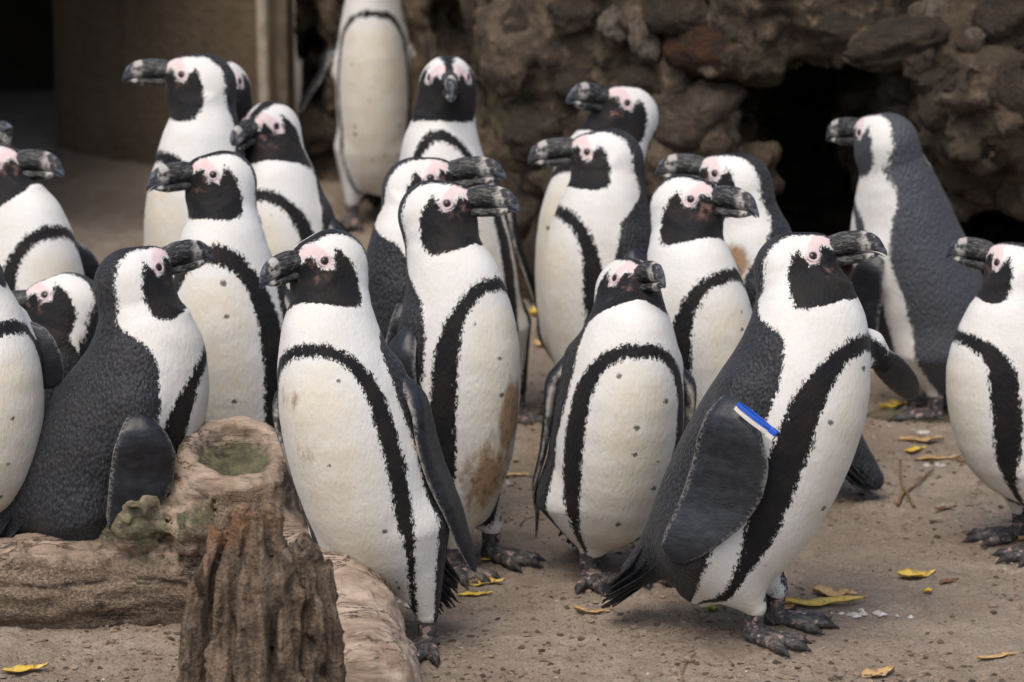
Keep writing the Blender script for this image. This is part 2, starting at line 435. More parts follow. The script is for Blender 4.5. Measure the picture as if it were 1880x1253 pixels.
def lump_mesh(seed, amp=.16, n=1):
    nu, nv = 26, 18
    rings = []
    for i in range(nv + 1):
        a = math.pi * min(max(i / nv, .02), .98)
        d = np.array([[math.sin(a) * math.cos(2 * math.pi * j / nu), math.sin(a) * math.sin(2 * math.pi * j / nu), math.cos(a)] for j in range(nu)])
        rings.append(d * (1 + amp * fbm(d * 1.5 + seed * 9.1, 3, seed))[:, None])
    V, F = loft(rings); return V, F
_stone_me = []
for k in range(6):
    V, F = lump_mesh(k + 1, .40)
    V = V * (1 + .10 * vnoise(V * 5.5 + k, 90) + .05 * vnoise(V * 12 + k, 91))[:, None]
    me = bpy.data.meshes.new('stone'); me.from_pydata([tuple(v) for v in V], [], F)
    me.polygons.foreach_set('use_smooth', np.ones(len(me.polygons), bool)); me.materials.append(None); _stone_me.append(me)
def wall_hit(px, py):
    t = np.linspace(8.0, 10.4, 260); d = ray(px, py)
    P = np.array([0, 0, CAMZ]) + d * t[:, None] / d[1]
    f = wall_coarse(P); i = int(np.argmax(f < .0))
    return P[i] if f[i] < 0 else None
def stone(px, py, rx, rz, mat, rot=0.0, k=0, depth=.9):
    h = wall_hit(px, py)
    if h is None: return
    s = FPX / (h[1] * _cp + (CAMZ - h[2]) * _sp)
    a, b = rx / s, rz / s
    o = bpy.data.objects.new('stone', _stone_me[k % 6]); C.objects.link(o); o.parent = wall
    o.location = tuple(h + np.array([0, min(a, b) * (depth - .5), 0]) - np.array([.6, 9.0, 0]))
    o.scale = (a, (a + b) / 2 * .9, b); o.rotation_euler = (0, R(rot), 0)
    o.material_slots[0].link = 'OBJECT'; o.material_slots[0].material = STONE[mat]
for k, (px, py, rx, rz, mt, rot) in enumerate([(972, 150, 60, 42, 1, -40), (1182, 72, 26, 46, 3, -20), (1300, 98, 78, 46, 2, 8), (1280, 225, 92, 66, 1, -18), (1650, 78, 100, 40, 0, -16),
        (1708, 42, 36, 46, 3, 8), (1688, 110, 32, 44, 1, 8), (1655, 158, 30, 28, 0, 0), (1788, 300, 70, 62, 0, -14), (1800, 335, 52, 36, 1, 0), (1060, 30, 46, 40, 0, 10), (1065, 155, 40, 30, 0, 0),
        (960, 60, 44, 52, 0, 10), (1130, 45, 30, 34, 3, 0), (1245, 30, 60, 40, 0, 0), (1845, 40, 60, 48, 0, 0), (1250, 330, 70, 46, 0, 5), (1180, 150, 40, 30, 0, 0), (985, 250, 56, 60, 0, 0),
        (1600, 230, 40, 50, 0, 20), (1010, 460, 60, 70, 0, 0), (970, 390, 40, 46, 1, 0), (590, 250, 60, 40, 0, 0), (1735, 200, 42, 46, 0, 0), (1560, 60, 60, 34, 0, 10), (1660, 210, 26, 22, 1, 0),
        (1860, 180, 46, 60, 0, 0), (870, 330, 60, 50, 0, 0), (880, 30, 30, 40, 0, 0), (1450, 470, 60, 40, 0, 0)]):
    stone(px, py, rx, rz, mt, rot, k)
_rs = random.Random(4)
for k in range(34):
    px, py = _rs.choice([(_rs.uniform(900, 1380), _rs.uniform(-30, 420)), (_rs.uniform(1600, 1900), _rs.uniform(-30, 330))])
    r = _rs.uniform(9, 24)
    stone(px, py, r * _rs.uniform(.9, 1.5), r, _rs.choice([0, 0, 0, 1, 1, 3]), _rs.uniform(-50, 50), k, .8)

# ------------------------------------------------------------------ shelter with plain back wall and a dark opening
def box(V0, V1):
    (a, b, c), (d, e, f) = V0, V1
    V = np.array([(a, b, c), (d, b, c), (d, e, c), (a, e, c), (a, b, f), (d, b, f), (d, e, f), (a, e, f)], float)
    return V, [(0, 3, 2, 1), (4, 5, 6, 7), (0, 1, 5, 4), (1, 2, 6, 5), (2, 3, 7, 6), (3, 0, 4, 7)]
def bevel(o, w=.004, seg=2):
    b = o.modifiers.new('bevel', 'BEVEL'); b.width = w; b.segments = seg; b.limit_method = 'ANGLE'
def mat_panel():
    m = Mat('earthy_render'); oc = m.obj()
    col = m.mix(m.step(m.noise(oc, 3.0, 5.0, .6), .3, .7), (0.115, 0.084, 0.056, 1), (0.165, 0.124, 0.086, 1))
    col = m.mix(m.math('MULTIPLY', m.step(m.noise(m.scaled(oc, (1, 1, .2)), 22, 4.0), .5, .75), .5), col, (0.08, 0.06, 0.042, 1))
    return m.out(col, .88, .2, m.bump(m.noise(oc, 45, 5.0), .7, .008))
M['panel'] = mat_panel(); M['roofdark'] = simple('shelter_board_dark', (0.030, 0.025, 0.020, 1), .85, .2, (0.045, 0.036, 0.028, 1), 12, .004, 60)  # near-black base colour stands in for the shade inside the opening
M['post'] = simple('post_weathered', (0.40, 0.34, 0.27, 1), .75, .25, (0.28, 0.23, 0.18, 1), 30, .003, 70)
M['frame'] = simple('frame_board', (0.15, 0.115, 0.08, 1), .85, .2, (0.10, 0.078, 0.056, 1), 24, .004, 60)
YS = on_ground(300, 352)[1]
xs = lambda px: at_y(px, 352, YS)[0]
sh = empty('shelter', (xs(250), YS, 0)); tag(sh, 'plain brown shelter wall with a dark opening beside the rock wall', 'shelter')
O = np.array([xs(250), YS, 0])
def shp(name, a, b, mt, bv=.006):
    V, F = box(a, b); o = mesh_obj(name, V - O, F, mt, sh, smooth_shade=False); bevel(o, bv); return o
_a, _b = np.array([xs(60), YS + .55, 0]), np.array([xs(512), YS + .01, 0]); _n = np.array([.5, .5, 0]) * .08
Vp = np.array([_a, _b, _b + _n, _a + _n, _a, _b, _b + _n, _a + _n], float); Vp[:4, 2] = -.05; Vp[4:, 2] = 1.25
mesh_obj('back_wall', Vp - O, [(0, 3, 2, 1), (4, 5, 6, 7), (0, 1, 5, 4), (1, 2, 6, 5), (2, 3, 7, 6), (3, 0, 4, 7)], M['panel'], sh, smooth_shade=False)
shp('frame_board', (xs(509), YS - .025, -.05), (xs(533), YS + .06, 1.25), M['frame'])
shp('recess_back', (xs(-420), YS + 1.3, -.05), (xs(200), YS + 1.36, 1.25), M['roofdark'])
shp('side_wall', (xs(-430), YS - 1.1, -.05), (xs(-400), YS + 1.3, 1.25), M['roofdark'])  # out-of-view wall added to shade the opening
shp('roof', (xs(-440), YS - .95, .87), (xs(190), YS - .002, .93), M['roofdark'])  # out-of-view slab added to darken the left of the back wall
shp('recess_roof', (xs(-440), YS + .002, .87), (xs(300), YS + 1.3, .93), M['roofdark'])  # cover added so the receding back wall falls into shade
shp('shelter_front', (xs(-440), YS - .98, .74), (xs(150), YS - .952, .95), M['roofdark'])  # fascia added above the view to cut light into the opening
po = empty('post', (xs(490), YS - .05, 0)); 
ang = np.linspace(0, 2 * np.pi, 14, endpoint=False)
bpy.data.objects.remove(po)
rings = [np.stack([.015 * np.cos(ang) + .0015 * math.sin(z * 9), .015 * np.sin(ang), np.full(14, z)], 1) for z in np.linspace(-.03, 1.2, 14)]
V, F = loft(rings); po = mesh_obj('pole', V, F, M['post']); po.location = (xs(489), YS - .045, 0)
tag(po, 'pale upright pole standing against the plain brown shelter wall', 'pole')

# ------------------------------------------------------------------ driftwood log and upright stump
def mat_log():
    m = Mat('driftwood'); oc = m.obj()
    gr = m.scaled(oc, (0.25, 1, 1)); dirt = m.attr('dirt'); moss = m.attr('moss')
    n1 = m.noise(gr, 34, 5.0, .62); n2 = m.noise(oc, 9, 5.0, .6); n3 = m.noise(oc, 210, 3.0, .7)
    col = m.mix(m.step(n1, .34, .68), (0.235, 0.165, 0.115, 1), (0.43, 0.335, 0.255, 1))
    col = m.mix(m.math('MULTIPLY', m.step(n2, .45, .72), .55), col, (0.30, 0.245, 0.20, 1))
    col = m.mix(m.math('MULTIPLY', m.step(m.noise(gr, 95, 4.0, .7), .58, .70), .6), col, (0.10, 0.066, 0.046, 1))
    df = m.step(m.math('ADD', dirt, m.math('MULTIPLY', m.math('SUBTRACT', m.noise(oc, 26, 5.0, .65), .5), .9)), .35, .75)
    dc = m.mix(m.step(n3, .4, .68), (0.115, 0.083, 0.058, 1), (0.27, 0.205, 0.148, 1))
    col = m.mix(df, col, dc)
    mf = m.step(m.math('ADD', moss, m.math('MULTIPLY', m.math('SUBTRACT', m.noise(oc, 38, 5.0, .7), .5), 1.4)), .30, .80)
    col = m.mix(m.math('MULTIPLY', mf, .85), col, m.mix(m.step(m.noise(oc, 60, 4.0), .35, .65), (0.022, 0.030, 0.018, 1), (0.090, 0.094, 0.044, 1)))
    ck = m.noise(m.scaled(oc, (.16, 1, 1)), 42, 5.0, .65)
    ckl = m.math('SUBTRACT', 1.0, m.step(m.math('ABSOLUTE', m.math('SUBTRACT', ck, .5)), .006, .022))
    ckl = m.math('MULTIPLY', ckl, m.step(m.noise(oc, 7, 2.0), .45, .55))
    col = m.mix(m.math('MULTIPLY', ckl, .8), col, (0.045, 0.030, 0.021, 1))
    nrm = m.bump(n1, .9, .010); nrm = m.bump(m.math('SUBTRACT', 1.0, ckl), .8, .006, nrm); nrm = m.bump(n3, m.math('MULTIPLY', df, .9), .005, nrm)
    cr = m.noise(m.scaled(oc, (.12, 1, 1)), 60, 4.0, .6)
    nrm = m.bump(m.step(cr, .52, .56), .35, .004, nrm)
    return m.out(col, .8, .25, nrm)
M['log'] = mat_log()
YL = on_ground(200, 1130)[1]
LP = lambda px, py, dy=0.0: at_y(px, py, YL + dy)
t1a, t1b, t1c = LP(-260, 1105, .05), LP(100, 1072), LP(440, 1052, .02)
t2b = on_ground(600, 1190) + np.array([0, 0, .085]); t2c = on_ground(668, 1335) + np.array([0, 0, .070])
kb, kt = LP(428, 1010, .03), LP(428, 838, .01)
kax = (kt - kb) / np.linalg.norm(kt - kb) + np.array([.02, -.28, 0]); kax /= np.linalg.norm(kax)
KN = [(LP(182, 908, -.02), .019), (LP(232, 868, .02), .020), (LP(250, 900, -.03), .022), (LP(372, 975, -.085), .026), (LP(205, 930, .0), .030), (LP(278, 905, .0), .028), (LP(250, 955, -.03), .048), (LP(345, 990, -.07), .03), (LP(215, 890, .01), .018)]
def log_fn(p):
    w = .007 * vnoise(p * np.array([9, 14, 14]), 21) + .005 * vnoise(p * np.array([20, 42, 42]), 22) + .0022 * vnoise(p * 95, 23) + .0028 * vnoise(p * np.array([14, 105, 105]), 24) * (p[:, 0] < 2)
    d = np.minimum(cone(p, t1a, t1b, .086, .090), cone(p, t1b, t1c, .090, .092))
    d = smin(d, cone(p, t1c, t2b, .094, .098), .03)
    d = smin(d, cone(p, t2b, t2c, .098, .088), .02)
    k = cone(p, kb, kt - kax * .035, .112, .100)
    k = -smin(-k, -((p - kt) @ kax - .022), .030)
    k = -smin(-k, ell(p - kt, kax * .032 + np.array([.006, 0, 0]), (.074, .066, .058)), .014)
    d = smin(d, k, .045)
    for c, r in KN: d = smin(d, ell(p, c, (r, r, r * 1.15)), .030)
    kn = vnoise(p * 70, 51) * .004 + vnoise(p * 34, 52) * .005 + .005 * np.exp(-(vnoise(p * np.array([40, 40, 14]), 53) / .15) ** 2)
    d = d + w + kn * smooth(.07, .02, np.min([np.linalg.norm(p - c, axis=1) - r for c, r in KN], axis=0))
    # fissures along the trunk
    z = p[:, 2] - .075 - .035 * vnoise(np.stack([p[:, 0] * 5, 0 * p[:, 0], 0 * p[:, 0]], 1), 31)
    d = d + .010 * np.exp(-(z / .0035) ** 2) * smooth(.0, .02, -p[:, 1] + YL) * (p[:, 0] < kb[0] - .02)
    z2 = p[:, 2] - .115 - .02 * vnoise(np.stack([p[:, 0] * 7 + 5, 0 * p[:, 0], 0 * p[:, 0]], 1), 32)
    d = d + .006 * np.exp(-(z2 / .003) ** 2) * (p[:, 0] < kb[0])
    return d
Vl, Ql = surface(log_fn, (t1a[0] - .0, YL - .80, -.02), (t2c[0] + .16, YL + .18, .40), .0066)
lx0 = np.array([LP(250, 1060)[0], YL, 0])
dirt = smooth(.17, .06, Vl[:, 2]) * 1.0 * smooth(.35, .0, Vl[:, 0] - kb[0] - .02 + .25) + .18
dirt += .55 * smooth(.12, .05, np.linalg.norm(Vl - (kb + np.array([0, -.10, .06])), axis=1))
dirt = np.clip(dirt - .8 * smooth(.18, .30, Vl[:, 0] - kb[0] + .12), 0, 1.0)
moss = np.zeros(len(Vl))
for c, r, a in ((LP(190, 968, -.06), .060, .85), (LP(262, 935, -.05), .065, .85), (LP(262, 990, -.08), .065, .85), (kt + np.array([.005, 0, -.025]), .066, 1.45), (LP(345, 955, -.09), .05, .8), (LP(330, 810), .035, .7)):
    moss = np.maximum(moss, a * np.exp(-(np.linalg.norm(Vl - c, axis=1) / r) ** 2))
lg = mesh_obj('driftwood_log', Vl - lx0, Ql, M['log'], attrs={'dirt': dirt, 'moss': moss}); lg.location = tuple(lx0)
tag(lg, 'weathered driftwood log with a hollow mossy knob lying on the sand', 'log')

def mat_stump():
    m = Mat('rotten_stump_wood'); oc = m.obj(); gr = m.scaled(oc, (1, 1, .18)); e = m.attr('dirt')  # value here marks the rusty top and the painted lit side
    n1 = m.noise(gr, 60, 5.0, .65); n2 = m.noise(oc, 14, 5.0, .6); n3 = m.noise(oc, 150, 3.0, .65)
    col = m.mix(m.step(n1, .36, .66), (0.060, 0.041, 0.027, 1), (0.235, 0.170, 0.118, 1))
    col = m.mix(m.math('MULTIPLY', m.step(n2, .42, .70), .6), col, (0.175, 0.135, 0.098, 1))
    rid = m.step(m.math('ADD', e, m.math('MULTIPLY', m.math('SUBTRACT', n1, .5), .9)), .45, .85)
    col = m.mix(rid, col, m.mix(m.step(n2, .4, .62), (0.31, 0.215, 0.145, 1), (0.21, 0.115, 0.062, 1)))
    col = m.mix(m.math('MULTIPLY', m.step(n3, .60, .72), .6), col, (0.035, 0.025, 0.018, 1))
    nrm = m.bump(n1, 1.0, .020); nrm = m.bump(n3, .9, .008, nrm)
    return m.out(col, .85, .2, nrm)
M['stump'] = mat_stump()
S0 = on_ground(482, 1460); SH = at_y(482, 935, S0[1])[2]
_rc = np.random.RandomState(12)
COLC = np.concatenate([np.stack([np.cos(a_) * .085, np.sin(a_) * .072], -1)[None] for a_ in np.linspace(0, 2 * np.pi, 13)[:-1] + _rc.uniform(-.2, .2, 12)] + [_rc.uniform(-.045, .045, (7, 2))])
COLH = _rc.uniform(-.26, .04, len(COLC)); COLR = _rc.uniform(-.024, .012, len(COLC))
COLH = np.where((COLC[:, 0] < .03) & (COLC[:, 0] > -.07), COLH * .6 + .03, COLH - .06)
def stump_fn(p):
    q = p - S0; z = q[:, 2] / SH
    cx = .006 * z; ax_ = np.interp(z, [0, .35, .6, .8, .92, 1.1], [.138, .134, .128, .108, .088, .080]); ay_ = ax_ * .85
    rr = np.sqrt(((q[:, 0] - cx) / ax_) ** 2 + (q[:, 1] / ay_) ** 2)
    wob = np.stack([vnoise(p * np.array([20, 20, 9]), 61), vnoise(p * np.array([20, 20, 9]), 62)], 1) * .016
    xy = q[:, :2] * (.11 / ax_)[:, None] + wob
    dd = np.sqrt(((xy[:, None, :] - COLC[None]) ** 2).sum(2))
    o2 = np.argpartition(dd, 1, axis=1)[:, :2]; dA_ = np.take_along_axis(dd, o2, 1); i0 = np.where(dA_[:, 0] <= dA_[:, 1], o2[:, 0], o2[:, 1])
    gap = np.abs(dA_[:, 0] - dA_[:, 1])
    w1 = 1 - .5 * np.exp(-gap / .006)
    low = smooth(.15, .75, z)
    d = (rr - 1) * ay_ - COLR[i0] * w1 * (.3 + .7 * low)
    d = d + .050 * np.exp(-(gap / .0085) ** 2) * (.25 + .75 * low) * (.6 + .4 * vnoise(p * 12, 63))
    d = d - .012 * vnoise(p * np.array([16, 16, 9]), 64) - .006 * vnoise(p * 40, 65) + .0070 * vnoise(p * np.array([75, 75, 20]), 66) + .004 * np.abs(vnoise(p * np.array([50, 50, 30]), 69)) + .0022 * vnoise(p * 130, 67)
    topz = SH * (.97 + COLH[i0] * w1) + .010 * vnoise(p * np.array([60, 60, 20]), 68) + .25 * q[:, 1] * 0
    return np.maximum(d, (q[:, 2] - topz) * .5)
Vs_, Qs_ = surface(stump_fn, S0 + np.array([-.19, -.17, -.03]), S0 + np.array([.19, .17, SH * 1.12]), .0048)
q = Vs_ - S0; z = q[:, 2] / SH
edge = np.clip(smooth(.78, .98, z) * .55 + .5 * smooth(.05, -.10, q[:, 0]) * smooth(.3, .7, z), 0, 1)  # rusty wood at the top; warm lit left side painted into the colour
stp = mesh_obj('upright_stump', q, Qs_, M['stump'], attrs={'dirt': edge}); stp.location = tuple(S0)
tag(stp, 'rotten upright wooden stump with a splintered top in front of the log', 'stump')

# ------------------------------------------------------------------ penguins
GZ = globals().get('ground_z', lambda x, y: 0.0 * np.asarray(x))
PROF_U = np.array([-.26, -.20, -.10, .05, .20, .38, .55, .72, .86, 1.0, 1.12, 1.22])
PROF_A = np.array([.010, .045, .078, .099, .108, .111, .109, .101, .089, .072, .055, .020])
PROF_F = np.array([.015, .050, .082, .108, .122, .129, .130, .125, .112, .090, .066, .025])
PROF_B = np.array([.015, .060, .088, .104, .110, .108, .101, .090, .078, .066, .055, .020])
_uu = np.linspace(-.26, 1.22, 400)
def _cr(y):
    v = np.interp(_uu, PROF_U, y)
    k = np.hanning(41); k /= k.sum()
    s = np.convolve(np.pad(v, 20, mode='edge'), k, 'valid')
    return s
TA, TF, TB = _cr(PROF_A), _cr(PROF_F), _cr(PROF_B)

MASK = np.array([(140, 27), (64, 27), (56, 33), (49, 34), (45, 26), (41, 13), (26, 12), (22, 22), (16, 28), (8, 38), (0, 28), (-8, 12), (-11, -10),
                 (-9, -30), (-1, -46), (13, -57), (34, -62), (60, -60), (140, -52)], float) / 1000
def poly_sd(P, poly):
    """signed distance to a polygon, negative inside"""
    d = np.full(len(P), 1e9); ins = np.zeros(len(P), bool)
    n = len(poly)
    for i in range(n):
        a, b = poly[i], poly[(i + 1) % n]
        ab = b - a; t = np.clip(((P - a) @ ab) / (ab @ ab), 0, 1)
        q = P - a - t[:, None] * ab
        d = np.minimum(d, (q * q).sum(1))
        c = ((a[1] > P[:, 1]) != (b[1] > P[:, 1]))
        with np.errstate(divide='ignore', invalid='ignore'):
            xi = (b[0] - a[0]) * (P[:, 1] - a[1]) / (b[1] - a[1] if b[1] != a[1] else 1e-9) + a[0]
        ins ^= c & (P[:, 0] < xi)
    d = np.sqrt(d); return np.where(ins, -d, d)

def basis(yaw, pitch=0, roll=0):
    y, p, r = R(yaw), R(pitch), R(roll)
    f = np.array([math.cos(y) * math.cos(p), math.sin(y) * math.cos(p), math.sin(p)])
    l = np.array([-math.sin(y), math.cos(y), 0]); u = np.cross(f, l)
    l2 = l * math.cos(r) + u * math.sin(r); u2 = np.cross(f, l2)
    return np.stack([f, l2, u2], 1)            # columns: forward, left, up

EYE = np.array([.033, .038, .024])
def head_sd(q):
    d = ell(q, (-.004, 0, .002), (.058, .049, .055))
    d = smin(d, ell(q, (.040, 0, .020), (.032, .026, .030)), .022)
    d = smin(d, ell(q, (.022, 0, -.024), (.046, .041, .038)), .022)
    return d

# one foot, modelled once: toes along +x, sole at z = 0
def _foot_fn(p):
    d = cone(p, (0, 0, .075), (-.002, 0, .016), .017, .0145)
    for ang, ln in ((-24, .078), (1, .088), (25, .076)):
        c, s = math.cos(R(ang)), math.sin(R(ang))
        k = np.array([c * ln * .5, s * ln * .5, .0125]); t = np.array([c * ln, s * ln, .0085])
        d = smin(d, np.minimum(cone(p, (-.004, 0, .013), k, .0125, .0100), cone(p, k, t, .0100, .0078)), .006)
        cl = np.array([c * (ln + .019), s * (ln + .019), .003])
        d = smin(d, cone(p, t + np.array([0, 0, .001]), cl, .0062, .0012), .003)
    ang = np.abs(np.arctan2(p[:, 1], p[:, 0])); rr = np.hypot(p[:, 0], p[:, 1])
    web = np.maximum(np.maximum(np.abs(p[:, 2] - .0065) - .0035, rr - (.072 - .016 * np.cos((ang - R(12.5)) / R(12.5) * 1.4))), (ang - R(25)) * .05)
    d = smin(d, web, .006)
    d = smin(d, cone(p, (-.006, .008, .014), (-.020, .014, .006), .0065, .003), .004)
    return np.maximum(d, -p[:, 2])
FOOT_V, FOOT_Q = surface(_foot_fn, (-.035, -.055, -.006), (.115, .055, .098), .0031)
FOOT_CLAW = smooth(.080, .090, np.hypot(FOOT_V[:, 0], FOOT_V[:, 1]) + .008 * np.abs(np.arctan2(FOOT_V[:, 1], FOOT_V[:, 0])) / R(25))

def beak_mesh(scale_l=1.0, scale_h=1.0):
    """upper and lower bill in head space (metres), tc = bill coordinates"""
    t = np.linspace(0, 1, 26)
    top = np.interp(t, [0, .15, .35, .55, .70, .82, .91, .97, 1], [14, 19, 22.5, 22.5, 20.5, 16.5, 9.5, 1, -9])
    mid = np.interp(t, [0, .3, .6, .8, .90, .96, 1], [-6, -6, -6, -7, -8.5, -13, -15])
    bot = np.interp(t, [0, .2, .45, .65, .8, .9, 1], [-20, -20, -20, -20, -18, -13, -8])
    wid = np.interp(t, [0, .2, .5, .75, .9, .97, 1], [16, 14, 11.5, 9, 6, 3.5, 1.0])
    k = np.hanning(5); k /= k.sum()
    sm = lambda v: np.concatenate([v[:1], np.convolve(np.pad(v, 2, mode='edge'), k, 'valid')[1:-1], v[-1:]])
    top, mid, bot, wid = map(sm, (top, mid, bot, wid))
    ang = np.linspace(0, 2 * np.pi, 18, endpoint=False)
    out = []
    for up in (True, False):
        rings = []
        for i in range(26):
            hi, lo = (top[i], mid[i]) if up else (mid[i] - .6, min(bot[i], mid[i] - 1.5))
            tt = t[i] if up else t[i] * .955
            c, h = (hi + lo) / 2, max(.4, (hi - lo) / 2)
            w = wid[i] * (1.15 if up else 1.04)
            ca, sa = np.cos(ang), np.sin(ang)
            y = w * np.sign(ca) * np.abs(ca) ** .8
            z = c + h * np.sign(sa) * np.abs(sa) ** .85
            y = y * (1 - .45 * np.clip(((z - c) / h) * (1 if up else -1), 0, 1) ** 2)
            rings.append(np.stack([np.full(18, 58 - 14 + tt * 106.), y, 20.5 + z * 1.0], 1))
        V, F = loft(rings); V = V / 1000
        tc = V - np.array([.058, 0, .022])
        V[:, 0] = .044 + (V[:, 0] - .044) * scale_l
        V[:, 2] = .022 + (V[:, 2] - .022) * scale_h
        nz = fbm(tc * np.array([45, 160, 160]), 3, 5)
        V[:, 1] *= 1 + .16 * nz; V[:, 2] += .0018 * nz * (1 if up else -1)
        out.append((V, F, tc))
    return out

def uv_sphere(r, nu=16, nv=10, squash=1.0):
    rings = [np.array([[r * math.sin(math.pi * i / nv) * math.cos(2 * math.pi * j / nu), r * math.sin(math.pi * i / nv) * math.sin(2 * math.pi * j / nu),
              r * squash * math.cos(math.pi * i / nv)] for j in range(nu)]) for i in range(1, nv)]
    return loft(rings)
def torus(Rm, rm, nu=24, nv=8, ex=1.0):
    V, F = [], []
    for i in range(nu):
        a = 2 * math.pi * i / nu
        for j in range(nv):
            b = 2 * math.pi * j / nv
            V.append(((Rm + rm * math.cos(b)) * math.cos(a) * ex, (Rm + rm * math.cos(b)) * math.sin(a), rm * math.sin(b) * .8))
            F.append((i * nv + j, ((i + 1) % nu) * nv + j, ((i + 1) % nu) * nv + (j + 1) % nv, i * nv + (j + 1) % nv))
    return np.array(V), F

FLW_T = [0, .06, .15, .30, .50, .70, .85, .94, .985, 1]
FLW_W = [.012, .021, .031, .040, .041, .036, .028, .020, .011, .003]
def flipper_mesh(S, T, n, width=1.0, bend=.014, fwd=None, body=None):
    ax = T - S; L = np.linalg.norm(ax); a = ax / L
    n = n - (n @ a) * a; n /= np.linalg.norm(n)
    w = np.cross(n, a)
    if fwd is not None and w @ fwd < 0: w = -w
    ts = np.concatenate([np.linspace(0, .9, 20), [.93, .955, .975, .99, 1.0]])
    ang = np.linspace(0, 2 * np.pi, 22, endpoint=False)
    rings, outer, edge = [], [], []
    def mid(t): return S + a * (L * t) + w * (bend * math.sin(math.pi * min(1, t * 1.05)) - bend * .8 * t * t) + n * (.012 * math.sin(math.pi * t))
    push = np.zeros(len(ts))
    if body is not None:                       # lie on the flank instead of sinking into it
        hw_ = np.interp(ts, FLW_T, FLW_W) * width
        for _ in range(10):
            need = np.full(len(ts), -1.0)
            for k in (-.6, 0, .6):
                pp = np.array([mid(t) + n * push[i] + w * hw_[i] * k for i, t in enumerate(ts)])
                need = np.maximum(need, .007 - body(pp))
            push += np.clip(need, 0, .03) * smooth(.02, .20, ts)
        ker = np.hanning(7); ker /= ker.sum()
        push = np.convolve(np.pad(push, 3, mode='edge'), ker, 'valid')
    for it, t in enumerate(ts):
        hw = np.interp(t, FLW_T, FLW_W) * width
        th = np.interp(t, [0, .1, .25, .6, 1], [.012, .014, .009, .006, .002])
        c = mid(t) + n * push[it]
        ca, sa = np.cos(ang), np.sin(ang)
        lead = np.where(ca > 0, 1.0, .62)      # thicker leading edge
        rings.append(c + np.outer(hw * ca, w) + np.outer(th * sa * (0.55 + 0.45 * lead), n))
        outer.append(smooth(-.15, .15, sa)); edge.append(np.abs(ca) * np.where(ca < 0, 1, .96))
    V, F = loft(rings)
    return V, F, np.concatenate(outer), np.concatenate(edge)

